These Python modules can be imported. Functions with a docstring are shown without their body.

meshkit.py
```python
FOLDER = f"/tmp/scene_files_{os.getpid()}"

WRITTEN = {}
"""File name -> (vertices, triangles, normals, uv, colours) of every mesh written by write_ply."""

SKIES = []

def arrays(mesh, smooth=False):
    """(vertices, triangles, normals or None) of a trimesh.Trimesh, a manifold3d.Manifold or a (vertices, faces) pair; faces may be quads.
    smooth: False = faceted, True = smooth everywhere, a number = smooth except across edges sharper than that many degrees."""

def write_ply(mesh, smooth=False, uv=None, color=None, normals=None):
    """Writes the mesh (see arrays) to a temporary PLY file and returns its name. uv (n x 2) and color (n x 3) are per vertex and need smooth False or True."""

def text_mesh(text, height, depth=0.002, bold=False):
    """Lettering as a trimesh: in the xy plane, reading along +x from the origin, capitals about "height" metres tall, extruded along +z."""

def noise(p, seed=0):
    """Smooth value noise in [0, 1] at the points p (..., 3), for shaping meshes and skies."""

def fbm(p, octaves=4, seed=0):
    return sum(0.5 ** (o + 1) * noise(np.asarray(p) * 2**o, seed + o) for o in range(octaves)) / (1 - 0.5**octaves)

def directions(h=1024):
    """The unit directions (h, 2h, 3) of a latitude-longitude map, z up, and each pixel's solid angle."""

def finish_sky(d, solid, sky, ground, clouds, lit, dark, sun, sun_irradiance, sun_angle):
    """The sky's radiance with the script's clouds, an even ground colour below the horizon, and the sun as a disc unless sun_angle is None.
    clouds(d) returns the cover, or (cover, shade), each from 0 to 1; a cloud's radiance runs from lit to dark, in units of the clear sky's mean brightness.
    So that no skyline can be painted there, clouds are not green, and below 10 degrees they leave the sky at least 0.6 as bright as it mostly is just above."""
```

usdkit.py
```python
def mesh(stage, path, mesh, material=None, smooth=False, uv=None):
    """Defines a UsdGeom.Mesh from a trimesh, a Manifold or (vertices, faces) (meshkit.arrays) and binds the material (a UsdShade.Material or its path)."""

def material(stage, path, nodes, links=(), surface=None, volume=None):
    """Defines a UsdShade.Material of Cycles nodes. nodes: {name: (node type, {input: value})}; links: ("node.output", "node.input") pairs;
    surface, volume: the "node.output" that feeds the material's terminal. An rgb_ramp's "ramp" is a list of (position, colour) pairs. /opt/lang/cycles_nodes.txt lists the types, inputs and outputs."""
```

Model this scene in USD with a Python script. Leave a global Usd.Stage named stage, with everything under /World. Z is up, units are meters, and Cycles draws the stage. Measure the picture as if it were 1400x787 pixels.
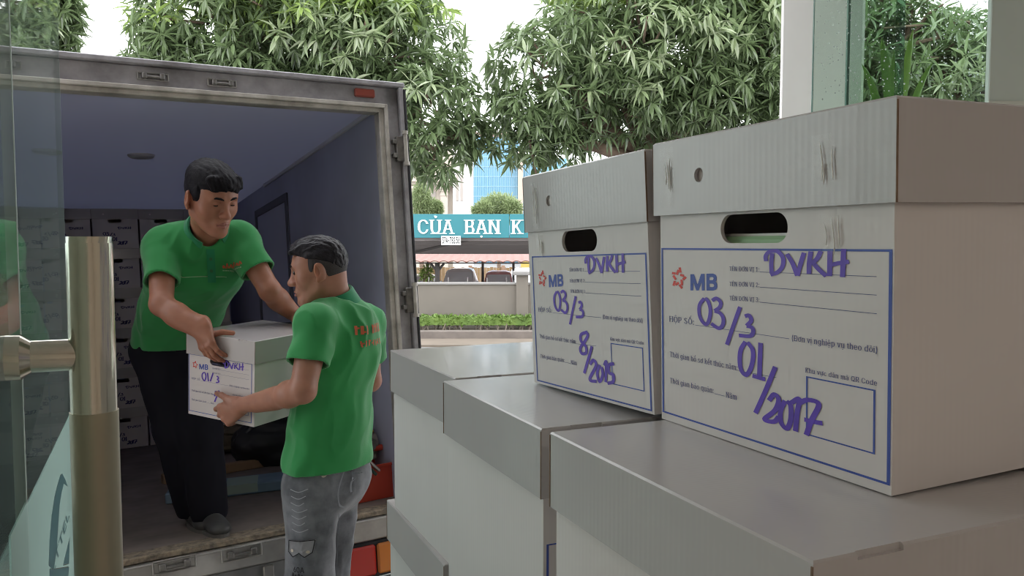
import math, random, glob, unicodedata
import numpy as np, trimesh, shapely
import manifold3d as m3
import usdkit, meshkit
from shapely import affinity
from shapely.geometry import LineString, Polygon, box as sbox
from shapely.ops import unary_union
from pxr import Gf, Sdf, Usd, UsdGeom, UsdLux, UsdShade
from PIL import Image, ImageDraw, ImageFont
from scipy import ndimage

stage = Usd.Stage.CreateInMemory()
UsdGeom.SetStageUpAxis(stage, 'Z'); UsdGeom.SetStageMetersPerUnit(stage, 1.0)
UsdGeom.Xform.Define(stage, '/World'); UsdGeom.Scope.Define(stage, '/World/Looks')
rng = np.random.default_rng(7)

# ------------------------------------------------------------------ camera
FPX, CZ = 1080.0, 1.66
PITCH = math.atan((393.5 - 332) / FPX)
cam = UsdGeom.Camera.Define(stage, '/World/Camera')
cam.CreateHorizontalApertureAttr(36.0); cam.CreateVerticalApertureAttr(36.0 * 787 / 1400)
cam.CreateFocalLengthAttr(36.0 * FPX / 1400)
cam.CreateClippingRangeAttr(Gf.Vec2f(0.03, 2000))
cam.AddTranslateOp().Set(Gf.Vec3d(0, 0, CZ)); cam.AddRotateXOp().Set(90 - math.degrees(PITCH))
cam.CreateExposureAttr(0.65)

# ------------------------------------------------------------------ sky: bright overcast, no sun disc
SKY = 2.3
usdkit.material(stage, '/World/Looks/overcast_sky', {
    'tc': ('texture_coordinate', {}),
    'n': ('noise_texture', {'scale': 2.2, 'detail': 4.0, 'roughness': 0.55}),
    'r': ('rgb_ramp', {'ramp': [(0.25, (0.90, 0.94, 1.0)), (0.75, (1.0, 1.0, 1.0))]}),
    'b': ('background_shader', {'strength': SKY})},
    [('tc.generated', 'n.vector'), ('n.fac', 'r.fac'), ('r.color', 'b.color')], surface='b.background')
dome = UsdLux.DomeLight.Define(stage, '/World/Sky')
dome.CreateIntensityAttr(1.0)
UsdShade.MaterialBindingAPI.Apply(dome.GetPrim()).Bind(UsdShade.Material.Get(stage, '/World/Looks/overcast_sky'))
SUN = 1.1                                             # the brighter, veiled part of the sky, almost overhead
sun = UsdLux.DistantLight.Define(stage, '/World/VeiledSun')
sun.CreateIntensityAttr(SUN); sun.CreateAngleAttr(12.0); sun.CreateColorAttr(Gf.Vec3f(1.0, 0.97, 0.92))
sun.AddRotateXYZOp().Set(Gf.Vec3f(12, 10, 0))

LAMP = 10.0                                            # the lobby's ceiling lamps

# ------------------------------------------------------------------ helpers
FWD = np.array([0, math.cos(PITCH), -math.sin(PITCH)]); UPV = np.array([0, math.sin(PITCH), math.cos(PITCH)]); CAM = np.array([0, 0, CZ])
def V(*a): return np.array(a, float)
def unit(v): v = np.asarray(v, float); return v / np.linalg.norm(v)
def ray(px, py): return FWD + np.array([(px - 700) / FPX, 0, 0]) + UPV * (393.5 - py) / FPX
def at(px, py, Y): r = ray(px, py); return CAM + r * Y / r[1]          # where the ray of a photo point is Y metres in front
def euler(a, b, c):
    ca, sa, cb, sb, cc, sc = math.cos(a), math.sin(a), math.cos(b), math.sin(b), math.cos(c), math.sin(c)
    return np.array([[ca, -sa, 0], [sa, ca, 0], [0, 0, 1]]) @ np.array([[1, 0, 0], [0, cb, -sb], [0, sb, cb]]) @ np.array([[cc, 0, sc], [0, 1, 0], [-sc, 0, cc]])

MAT = {}
def mat(name, col, rough=0.5, metal=0.0, var=0.0, scale=6.0, bump=0.0, bscale=40.0, spec=0.5, col2=None, extra=None, transl=0.0):
    """A principled material whose colour wanders between col and col2 with noise; bump gives fine relief."""
    if name in MAT: return MAT[name]
    c = np.array(col, float); c2 = np.array(col2, float) if col2 is not None else c * (1 - var)
    nodes = {'p': ('principled_bsdf', {'base_color': tuple(c), 'roughness': rough, 'metallic': metal, 'specular_ior_level': spec, **(extra or {})})}
    links = []
    if var or col2 is not None or bump:
        nodes['tc'] = ('texture_coordinate', {})
    if var or col2 is not None:
        nodes['n'] = ('noise_texture', {'scale': scale, 'detail': 5.0, 'roughness': 0.6})
        nodes['r'] = ('rgb_ramp', {'ramp': [(0.32, tuple(c2)), (0.68, tuple(c))]})
        links += [('tc.object', 'n.vector'), ('n.fac', 'r.fac'), ('r.color', 'p.base_color')]
    if bump:
        nodes['n2'] = ('noise_texture', {'scale': bscale, 'detail': 3.0})
        nodes['b'] = ('bump', {'strength': bump, 'distance': 0.004})
        links += [('tc.object', 'n2.vector'), ('n2.fac', 'b.height'), ('b.normal', 'p.normal')]
    MAT[name] = usdkit.material(stage, '/World/Looks/' + name, nodes, links, surface='p.BSDF')
    return MAT[name]

COUNT = {}
def path_for(parent, name):
    base = parent + '/' + name
    k = COUNT.get(base, 0); COUNT[base] = k + 1
    return base if k == 0 else f'{base}_{k:03d}'
def ppath(p): return '/World' if p is None else (p if isinstance(p, str) else str(p.GetPath()))
def tag(prim, label=None, category=None, group=None, kind=None):
    p = prim.GetPrim() if hasattr(prim, 'GetPrim') else prim
    for k, v in (('label', label), ('category', category), ('group', group), ('kind', kind)):
        if v: p.SetCustomDataByKey(k, v)
    return p
def thing(name, label, category, M=None, group=None, kind=None):
    x = UsdGeom.Xform.Define(stage, path_for('/World', name))
    if M is not None: x.AddTransformOp().Set(Gf.Matrix4d(*np.asarray(M, float).T.ravel().tolist()))
    return tag(x, label, category, group, kind)
def obj(name, mesh, m, parent=None, smooth=False, **kw):
    o = usdkit.mesh(stage, path_for(ppath(parent), name), mesh, m, smooth=smooth).GetPrim()
    if kw: tag(o, **kw)
    return o
def copy_of(src, label, M, group=None):
    x = UsdGeom.Xform.Define(stage, path_for('/World', src.GetName().rstrip('0123456789').rstrip('_')))
    x.GetPrim().GetReferences().AddInternalReference(src.GetPath()); x.GetPrim().SetInstanceable(True)
    x.ClearXformOpOrder(); x.AddTransformOp().Set(Gf.Matrix4d(*np.asarray(M, float).T.ravel().tolist()))
    return tag(x, label, src.GetCustomDataByKey('category'), group or src.GetCustomDataByKey('group'))
def pose(R, t):
    M = np.eye(4); M[:3, :3] = R; M[:3, 3] = t; return M
def tm(v, f): return trimesh.Trimesh(np.asarray(v, float), np.asarray(f, int), process=False)
def cat(*ms): return trimesh.util.concatenate([to_tm(m) for m in (ms[0] if len(ms) == 1 and isinstance(ms[0], (list, tuple)) else ms)])
def to_tm(m):
    if hasattr(m, 'to_mesh'):
        q = m.to_mesh(); return tm(q.vert_properties[:, :3], q.tri_verts)
    return m
def move(m, R=None, t=None):
    m = to_tm(m).copy(); M = np.eye(4)
    if R is not None: M[:3, :3] = R
    if t is not None: M[:3, 3] = t
    m.apply_transform(M); return m
def bx(x0, x1, y0, y1, z0, z1, b=0.0):
    """A box between corners, its edges chamfered by b."""
    if b <= 0: return move(trimesh.creation.box([x1 - x0, y1 - y0, z1 - z0]), t=[(x0 + x1) / 2, (y0 + y1) / 2, (z0 + z1) / 2])
    pts = [[(x, y, z) for x in (x0 + bxx, x1 - bxx) for y in (y0 + byy, y1 - byy) for z in (z0 + bzz, z1 - bzz)] for bxx, byy, bzz in ((0, b, b), (b, 0, b), (b, b, 0))]
    return to_tm(m3.Manifold.hull_points(np.array(sum(pts, []), float)))
def mbox(x0, x1, y0, y1, z0, z1): return m3.Manifold.cube([x1 - x0, y1 - y0, z1 - z0]).translate([x0, y0, z0])
def frame_z(d):
    d = unit(d); a = V(0, 0, 1) if abs(d[2]) < 0.9 else V(1, 0, 0); x = unit(np.cross(a, d)); return np.stack([x, np.cross(d, x), d], 1)
def rod(a, b, r, n=16, r2=None):
    a, b = np.asarray(a, float), np.asarray(b, float); R = frame_z(b - a); r2 = r if r2 is None else r2
    th = np.arange(n) * 2 * np.pi / n; ring = np.stack([np.cos(th), np.sin(th), 0 * th], 1)
    v = np.vstack([a + (ring * r) @ R.T, b + (ring * r2) @ R.T, [a], [b]]); f = []
    for i in range(n):
        j = (i + 1) % n; f += [(i, j, n + j), (i, n + j, n + i), (2 * n, j, i), (2 * n + 1, n + i, n + j)]
    return tm(v, f)
def tube(pts, r, n=8):
    """A pipe along a polyline; r may be a number or one per point."""
    P = np.asarray(pts, float); k = len(P); r = np.broadcast_to(np.asarray(r, float), (k,)); T = np.gradient(P, axis=0); th = np.arange(n) * 2 * np.pi / n
    v = []; x = None
    for i in range(k):
        d = unit(T[i]); a = (V(0, 0, 1) if abs(d[2]) < .9 else V(1, 0, 0)) if x is None else x
        x = unit(a - d * (a @ d)); y = np.cross(d, x); v.append(P[i] + r[i] * (np.cos(th)[:, None] * x + np.sin(th)[:, None] * y))
    v = np.vstack(v + [P[:1], P[-1:]]); f = []
    for i in range(k - 1):
        for j in range(n):
            a, b = i * n + j, i * n + (j + 1) % n; f += [(a, b, b + n), (a, b + n, a + n)]
    for j in range(n): f += [(k * n, (j + 1) % n, j), (k * n + 1, (k - 1) * n + j, (k - 1) * n + (j + 1) % n)]
    return tm(v, f)
def lathe(profile, n=32):
    """profile: (radius, z) from bottom to top, turned about z."""
    p = np.asarray(profile, float); th = np.arange(n) * 2 * np.pi / n; k = len(p)
    v = np.stack([np.outer(p[:, 0], np.cos(th)), np.outer(p[:, 0], np.sin(th)), np.repeat(p[:, 1:], n, 1)], -1).reshape(-1, 3); f = []
    for i in range(k - 1):
        for j in range(n):
            a, b = i * n + j, i * n + (j + 1) % n; f += [(a, b, b + n), (a, b + n, a + n)]
    v = np.vstack([v, [[0, 0, p[0, 1]], [0, 0, p[-1, 1]]]])
    for j in range(n): f += [(k * n, (j + 1) % n, j), (k * n + 1, (k - 1) * n + j, (k - 1) * n + (j + 1) % n)]
    return tm(v, f)
def prism(poly, depth): return trimesh.creation.extrude_polygon(poly, depth, engine='earcut')
def polys(g): return [p for p in getattr(g, 'geoms', [g]) if isinstance(p, Polygon) and p.area > 0]

# ------------------------------------------------------------------ lettering (flat print and cut letters)
FONT = glob.glob('/opt/blender-*/*/datafiles/fonts/Inter.woff2')[0]
STEMS = set('ABDEFHIKLMNPQRTUVXYZhiklmnpqrdbu1jv')
def glyphs(text, size=72, serif=True, stroke=0):
    """The text as a shapely shape: capitals one unit tall, starting at x = 0, baseline at y = 0."""
    font = ImageFont.truetype(FONT, size); pen = 8
    W = int(font.getlength(text)) + 2 * size; im = np.zeros((int(size * 1.9), W), bool); base = int(size * 1.35)
    cap = int(size * 0.727); xh = int(size * 0.546)
    for ch in text:
        g = Image.new('L', (W, im.shape[0])); ImageDraw.Draw(g).text((pen, base), ch, 255, font=font, anchor='ls', stroke_width=stroke); a = np.asarray(g) > 127
        b = unicodedata.normalize('NFD', ch)[0]; b = 'D' if b == 'Đ' else b
        if serif and a.any():
            t = max(2, size // 26); ext = max(2, size // 11)
            thin = ndimage.binary_erosion(a, np.ones((max(1, 2 * stroke + size // 30), 1)))
            rows = a.copy(); rows[:] = thin
            if b in STEMS:
                tops = [base - (cap if b.isupper() or b in 'hkldb1' else xh)]
                bots = [base] if b not in 'pqjvVY' else []
                if b in 'VYv': bots = []
                for r0 in [(q, q + t) for q in tops] + [(q - t, q) for q in bots]:
                    line = a[max(r0[0] - 1, 0) + 2:r0[1] + 2].any(0) if r0[0] in tops else a[r0[0] - 2:r0[1] - 1].any(0)
                    rows[r0[0]:r0[1]] |= ndimage.binary_dilation(line, np.ones(2 * ext + 1))
            a = rows
        im |= a
        pen += int(round(font.getlength(ch))) + (size // 16 if serif else 0)
    on = np.pad(im, ((0, 0), (1, 1))).astype(np.int8); d = np.diff(on, axis=1)
    r, s = np.nonzero(d == 1); e = np.nonzero(d == -1)[1]
    shp = shapely.union_all(shapely.box(s, -r - 1, e, -r)).buffer(0.8).buffer(-0.8).simplify(0.45)
    x0, _, x1, _ = shp.bounds
    return affinity.affine_transform(shp, [1 / cap, 0, 0, 1 / cap, -x0 / cap, base / cap]), (x1 - x0) / cap
def flat(shape, fn):
    """A 2-D shape as an unthick sheet of print: fn maps (n, 2) points to (n, 3)."""
    vs, fs, n = [], [], 0
    for p in polys(shape):
        v, f = trimesh.creation.triangulate_polygon(p, engine='earcut'); vs.append(v); fs.append(f + n); n += len(v)
    return tm(fn(np.vstack(vs)), np.vstack(fs))
def stroke_shape(pts, w, close=False, smooth=True):
    p = np.asarray(pts, float)
    if smooth and len(p) > 2:                                           # Catmull-Rom through the points
        q = np.vstack([2 * p[0] - p[1], p, 2 * p[-1] - p[-2]]); out = []
        for i in range(1, len(q) - 2):
            for t in np.linspace(0, 1, 7)[:-1]:
                a, b, c, d = q[i - 1:i + 3]; out.append(.5 * (2 * b + (c - a) * t + (2 * a - 5 * b + 4 * c - d) * t * t + (3 * b - a - 3 * c + d) * t ** 3))
        p = np.vstack(out + [p[-1:]])
    nib = LineString(p).buffer(w / 2, cap_style='flat', join_style='round')
    return nib
def homography(src, dst):
    A = []
    for (x, y), (u, v) in zip(src, dst): A += [[x, y, 1, 0, 0, 0, -u * x, -u * y, -u], [0, 0, 0, x, y, 1, -v * x, -v * y, -v]]
    H = np.linalg.svd(np.array(A, float))[2][-1].reshape(3, 3)
    def go(p):
        p = np.atleast_2d(np.asarray(p, float)); q = np.c_[p, np.ones(len(p))] @ H.T; return q[:, :2] / q[:, 2:]
    return go
# ------------------------------------------------------------------ materials
def board_mat(name, col, rough=0.42, flute=0.05, spec=0.35, coat=0.0):
    nodes = {'tc': ('texture_coordinate', {}), 'sx': ('separate_xyz', {}), 'ad': ('math', {'math_type': 'add'}), 'cx': ('combine_xyz', {}),
             'w': ('wave_texture', {'wave_type': 'bands', 'bands_direction': 'x', 'scale': 46.0, 'distortion': 0.4, 'detail': 1.0}),
             'n': ('noise_texture', {'scale': 5.0, 'detail': 4.0}), 'r': ('rgb_ramp', {'ramp': [(0.3, tuple(np.array(col) * 0.95)), (0.7, tuple(col))]}),
             'n2': ('noise_texture', {'scale': 9.0, 'detail': 2.0}), 'b1': ('bump', {'strength': 0.25, 'distance': 0.006}),
             'b2': ('bump', {'strength': flute, 'distance': 0.0012}), 'p': ('principled_bsdf', {'roughness': rough, 'specular_ior_level': spec, 'coat_weight': coat, 'coat_roughness': 0.09})}
    links = [('tc.object', 'sx.vector'), ('sx.x', 'ad.value1'), ('sx.y', 'ad.value2'), ('ad.value', 'cx.x'), ('cx.vector', 'w.vector'), ('tc.object', 'n.vector'), ('n.fac', 'r.fac'),
             ('r.color', 'p.base_color'), ('tc.object', 'n2.vector'), ('n2.fac', 'b1.height'), ('w.fac', 'b2.height'), ('b1.normal', 'b2.normal'), ('b2.normal', 'p.normal')]
    MAT[name] = usdkit.material(stage, '/World/Looks/' + name, nodes, links, surface='p.BSDF'); return MAT[name]
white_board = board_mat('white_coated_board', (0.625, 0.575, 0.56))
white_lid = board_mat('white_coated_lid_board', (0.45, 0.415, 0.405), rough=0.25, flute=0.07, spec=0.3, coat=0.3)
kraft = mat('brown_kraft_edge', (0.21, 0.13, 0.085), 0.8, var=0.4, scale=60)
ink_blue = mat('printed_blue_ink', (0.045, 0.08, 0.33), 0.5)
ink_text = mat('printed_navy_ink', (0.10, 0.10, 0.22), 0.55)
ink_red = mat('printed_red_ink', (0.62, 0.045, 0.03), 0.5)
marker = mat('violet_marker_ink', (0.11, 0.045, 0.46), 0.45, var=0.3, scale=30)
dark_marker = mat('dark_marker_ink', (0.03, 0.025, 0.12), 0.5)
def film_mat(name, tint, ior, rough=0.02, bump=0.0, dust=0.0):
    nodes = {'t': ('transparent_bsdf', {'color': tint}), 'g': ('glossy_bsdf', {'color': (1, 1, 1), 'roughness': rough}), 'f': ('fresnel', {'IOR': ior}), 'ge': ('geometry', {}),
             'inv': ('math', {'math_type': 'subtract', 'value1': 1.0}), 'm': ('math', {'math_type': 'multiply'}), 'x': ('mix_closure', {})}
    links = [('ge.backfacing', 'inv.value2'), ('f.fac', 'm.value1'), ('inv.value', 'm.value2'), ('m.value', 'x.fac'), ('t.BSDF', 'x.closure1'), ('g.BSDF', 'x.closure2')]
    out = 'x.closure'
    if dust:                                                             # a thin film of dust on the pane
        nodes |= {'du': ('diffuse_bsdf', {'color': (.50, .62, .58)}), 'y': ('mix_closure', {'fac': dust})}; links += [('x.closure', 'y.closure1'), ('du.BSDF', 'y.closure2')]; out = 'y.closure'
    if bump:
        nodes |= {'tc': ('texture_coordinate', {}), 'n': ('noise_texture', {'scale': 55.0, 'detail': 3.0}), 'b': ('bump', {'strength': bump, 'distance': 0.003})}
        links += [('tc.object', 'n.vector'), ('n.fac', 'b.height'), ('b.normal', 'g.normal')]
    MAT[name] = usdkit.material(stage, '/World/Looks/' + name, nodes, links, surface=out); return MAT[name]
door_glass = film_mat('door_glass', (0.86, 0.91, 0.895), 1.22, dust=0.045)
facade_glass = film_mat('facade_glass', (0.80, 0.87, 0.83), 1.4)
tape_film = film_mat('clear_packing_tape', (0.985, 0.982, 0.975), 1.16, 0.2, bump=1.0)
crease_m = mat('tape_crease_highlight', (0.80, 0.77, 0.73), 0.15, extra={'alpha': 0.8})
steel = mat('brushed_stainless_steel', (0.56, 0.51, 0.43), 0.13, metal=1.0, bump=0.05, bscale=12)
steel_film = mat('film_covered_steel', (0.36, 0.31, 0.23), 0.36, metal=0.75, var=0.15, scale=8)
concrete_floor = mat('grey_floor_tile', (0.46, 0.42, 0.38), 0.35, var=0.2, scale=3)
plaster = mat('white_plaster', (0.86, 0.83, 0.81), 0.7, var=0.05, scale=3)

# ------------------------------------------------------------------ the setting: porch floor, porch ceiling, road, column
obj('floor', move(prism(Polygon([(-4.3, -4.3), (4.1, -4.3), (4.1, 4.6), (.6, 4.6), (-.05, 3.40), (-2.2, 2.13), (-4.3, .89)]), .35), t=[0, 0, -.35]), concrete_floor, kind='structure', label='grey tiled porch floor under the boxes')
obj('ceiling', move(prism(Polygon([(-4.3, -4.3), (4.1, -4.3), (4.1, 3.9), (.25, 3.9), (-.05, 3.40), (-2.2, 2.13), (-4.3, .89)]), .3), t=[0, 0, 3.2]), plaster, kind='structure', label='white porch ceiling')
lobby = mat('lobby_wall_paint', (0.72, 0.66, 0.59), 0.7, var=0.06, scale=2)
obj('wall_back', bx(-4.3, 4.1, -4.3, -4, -0.3, 3.5), lobby, kind='structure', label='light back wall of the lobby')
obj('wall_left', bx(-4.3, -4, -4, .88, -0.3, 3.5), lobby, kind='structure', label='light left wall of the lobby')
obj('wall_side', bx(3.8, 4.1, -4, 2.9, -0.3, 3.5), lobby, kind='structure', label='light right wall of the lobby')
road_m = mat('grey_asphalt', (0.24, 0.235, 0.23), 0.85, var=0.3, scale=1.5, bump=0.4, bscale=30)
obj('road', bx(-40, 40, -9, 15.2, -0.9, -0.352), road_m, kind='structure', label='grey asphalt lane behind the truck')
pave_m = mat('beige_pavement', (0.19, 0.155, 0.12), 0.8, var=0.2, scale=2)
obj('pavement', bx(-40, 40, 15.2, 16.3, -0.9, -0.31), pave_m, kind='structure', label='beige pavement strip along the kerb')
obj('ground', bx(-160, 160, 17.3, 240, -1.6, -0.8), road_m, kind='structure', label='sunken car park ground beyond the low wall')
cx0, cx1 = at(1067, 80, 4.0)[0], at(1180, 80, 4.0)[0]
obj('trim_1', move(bx(0, .384, 0, .42, 0, 5.0, 0.012), euler(math.radians(-19.5), 0, 0), [cx0, 4.0, 0]), plaster, kind='structure', label='white square porch column')

# the lobby's two ceiling lamps, behind the camera
for k, x in enumerate((-1.6, 1.9)):
    lt = thing('ceiling_lamp', ('square ceiling lamp over the left half of the lobby', 'square ceiling lamp over the right half of the lobby')[k], 'lamp', pose(np.eye(3), V(x, -1.8, 3.2)), 'lobby ceiling lamps')
    obj('housing', mbox(-.32, .32, -.32, .32, -.05, -.001) - mbox(-.30, .30, -.30, .30, -.06, -.02), plaster, lt)
    MAT.setdefault('lamp_diffuser', usdkit.material(stage, '/World/Looks/lamp_diffuser', {'e': ('emission', {'color': (1.0, 0.92, 0.80), 'strength': LAMP})}, surface='e.emission'))
    obj('diffuser', bx(-.298, .298, -.298, .298, -.034, -.022), MAT['lamp_diffuser'], lt)

# ------------------------------------------------------------------ archive boxes
# layout of the printed face, read from the nearest box and brought to the frame's own square (u right, v down)
to_uv = homography([(906, 340), (1219.8, 342), (1213.5, 660), (906.8, 562.8)], [(0, 0), (1, 0), (1, 1), (0, 1)])
to_uvB = homography([(726.5, 353), (881.5, 345), (889.7, 561), (730.5, 519.7)], [(0, 0), (1, 0), (1, 1), (0, 1)])
ASP = 0.274 / 0.187                                                     # frame width to height is set per box; letters are laid in uv
def uv_line(a, b, w=0.003):
    return LineString([a, b]).buffer(w / 2, cap_style='flat')
def rect_lines(x0, y0, x1, y1, w):
    return sbox(x0 - w / 2, y0 - w / 2, x1 + w / 2, y1 + w / 2).difference(sbox(x0 + w / 2, y0 + w / 2, x1 - w / 2, y1 - w / 2))
def text_uv(text, a_px, b_px, cap, serif=True, stroke=0):
    """Lettering from the baseline point a to b; cap: capital height in uv."""
    a, b = to_uv([a_px, b_px]); g, w = glyphs(text, serif=serif, stroke=stroke); d = (b - a) / w
    return affinity.affine_transform(g, [d[0], 0, d[1], -cap, a[0], a[1]])
def form_shapes():
    T = [text_uv('TÊN ĐƠN VỊ 1:', (998, 370), (1039.6, 371.5), 0.0235, stroke=2), text_uv('TÊN ĐƠN VỊ 2:', (998, 391), (1039.5, 392.4), 0.0235, stroke=2), text_uv('TÊN ĐƠN VỊ 3:', (998, 410.3), (1039.5, 413), 0.0235, stroke=2),
         text_uv('HỘP SỐ:', (915, 439.8), (949.6, 444.4), 0.034, stroke=2), text_uv('(Đơn vị nghiệp vụ theo dõi)', (1083.6, 465.5), (1200, 482), 0.028, stroke=2),
         text_uv('Thời gian hồ sơ kết thúc năm:', (915.7, 487.7), (1009, 506.8), 0.031, stroke=2), text_uv('Thời gian bảo quản:', (915.7, 523.6), (976, 537.9), 0.031, stroke=2),
         text_uv('Năm', (992.5, 543.2), (1008, 547), 0.031, stroke=2), text_uv('Khu vực dán mã QR Code', (1101.4, 508.7), (1199.4, 526.6), 0.023, stroke=2)]
    for a, b in (((1040, 371.6), (1200, 377.7)), ((1040, 392.3), (1200, 403)), ((1040, 413), (1200, 428.4)), ((951, 444.5), (1080, 463)), ((1010, 507), (1062, 516)), ((977, 538.2), (991, 541.6))):
        T.append(uv_line(*to_uv([a, b]), w=0.0028))
    q = to_uv([(1102.7, 514.9), (1196, 532.7), (1194, 618.7), (1104, 593)])
    x0, x1, y0, y1 = q[[0, 3], 0].mean(), q[[1, 2], 0].mean(), q[[0, 1], 1].mean(), q[[2, 3], 1].mean()
    B = [rect_lines(0, 0, 1, 1, 0.0105), rect_lines(x0, y0, x1, y1, 0.0065), text_uv('MB', (944.7, 396), (981.6, 396), 0.083, serif=False, stroke=3)]
    c = to_uv([(928.5, 380.5)])[0]; S = []
    for i in range(5):                                                   # an open five-pointed star of ten short bars
        for s in (-1, 1):
            a0 = math.radians(72 * i + 8 - 90); a1 = a0 + s * math.radians(36)
            o, n = V(math.cos(a0), math.sin(a0)), V(math.cos(a1), math.sin(a1)) * 0.42
            p0, p1 = (o + (n - o) * 0.06, o + (n - o) * 0.72) if s > 0 else (o + (n - o) * 0.42, o + (n - o) * 1.12)
            S.append(LineString([(c[0] + p[0] * 0.046, c[1] + p[1] * 0.068) for p in (p0, p1)]).buffer(0.0068, cap_style='flat'))
    return T, shapely.union_all(B), shapely.union_all(S)
FORM_TEXT, FORM_BLUE, FORM_STAR = form_shapes()
def hand(strokes, conv, ox=0, oy=0, sc=1.0, w=0.03):
    """Marker strokes given in photo points, brought to the form's own square."""
    return shapely.union_all([stroke_shape(conv(np.array(s, float) * sc + (ox, oy)), w) for s in strokes])
DVKH = [[(52, 150), (50, 110), (80, 78), (140, 75), (182, 125), (178, 190), (140, 235), (85, 255)], [(100, 90), (92, 170), (95, 245)],
        [(212, 95), (255, 165), (292, 262)], [(345, 85), (318, 170), (292, 262)], [(398, 75), (385, 160), (382, 248)], [(475, 72), (445, 130), (400, 168)], [(415, 165), (460, 215), (515, 265)],
        [(545, 70), (540, 265)], [(545, 180), (610, 165), (690, 153)], [(650, 55), (640, 272)]]
N0303 = [[(420, 52), (378, 110), (374, 190), (398, 255), (438, 285), (465, 235), (474, 150), (452, 75), (425, 52)], [(490, 72), (530, 52), (568, 90), (555, 135), (512, 165)],
         [(512, 165), (562, 185), (590, 232), (585, 290), (548, 320), (480, 278)], [(742, 128), (680, 300), (622, 468)], [(785, 212), (822, 205), (842, 250), (800, 298)], [(800, 298), (845, 312), (860, 348), (832, 388), (730, 384)]]
N01 = [[(790, 440), (748, 510), (736, 600), (748, 690), (790, 738), (830, 690), (855, 600), (852, 510), (805, 445)], [(925, 450), (918, 610), (912, 762)], [(850, 745), (910, 762), (965, 776)]]
SL = [[(905, 120), (830, 300), (750, 475)]]
N2017 = [[(45, 290), (72, 258), (95, 285), (75, 340), (22, 385), (70, 397), (95, 372)], [(128, 290), (105, 340), (106, 400), (136, 432), (156, 385), (156, 315), (135, 292)], [(160, 300), (200, 282), (188, 360), (180, 446)],
         [(205, 300), (245, 285), (300, 308), (262, 390), (235, 465)], [(225, 385), (270, 396), (318, 404)]]
HW_A = list([hand(DVKH, to_uv, 1040, 330, .178, .0185), hand(N0303, to_uv, 900, 400, .1525, .0195), shapely.union_all([hand(N01, to_uv, 900, 400, .1525, .021), hand(SL, to_uv, 900, 480, .178, .021), hand(N2017, to_uv, 1040, 470, .267, .021)])])
N82015 = [[(198, 536), (181, 543), (180, 560), (193, 575), (194, 592), (182, 594), (178, 580), (190, 562), (199, 545), (194, 536)], [(210, 575), (188, 648)], [(204, 624), (213, 612), (221, 626), (203, 664), (222, 670)],
          [(231, 625), (224, 648), (230, 670), (239, 652), (236, 630)], [(243, 626), (249, 618), (247, 672)], [(270, 621), (257, 625), (256, 645), (268, 652), (267, 670), (252, 675)]]
HW_B = list([hand(DVKH, to_uv, 1035, 330, .178, .0195), hand(N0303, to_uv, 900, 398, .1525, .0195), hand(N82015, to_uvB, 700, 180, .5085, .0225)])
N013 = [[(420, 52), (378, 110), (374, 190), (398, 255), (438, 285), (465, 235), (474, 150), (452, 75), (425, 52)], [(520, 60), (545, 300)], [(680, 60), (600, 300)], [(785, 150), (822, 150), (842, 200), (800, 240)], [(800, 240), (845, 260), (850, 310), (770, 330)]]
HW_H = list([hand(DVKH, to_uv, 1045, 335, .178, .021), hand(N013, to_uv, 900, 400, .1525, .022), hand([[(790, 440), (760, 600)], [(900, 430), (760, 760)]], to_uv, 895, 420, .1525, .024)])

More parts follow.
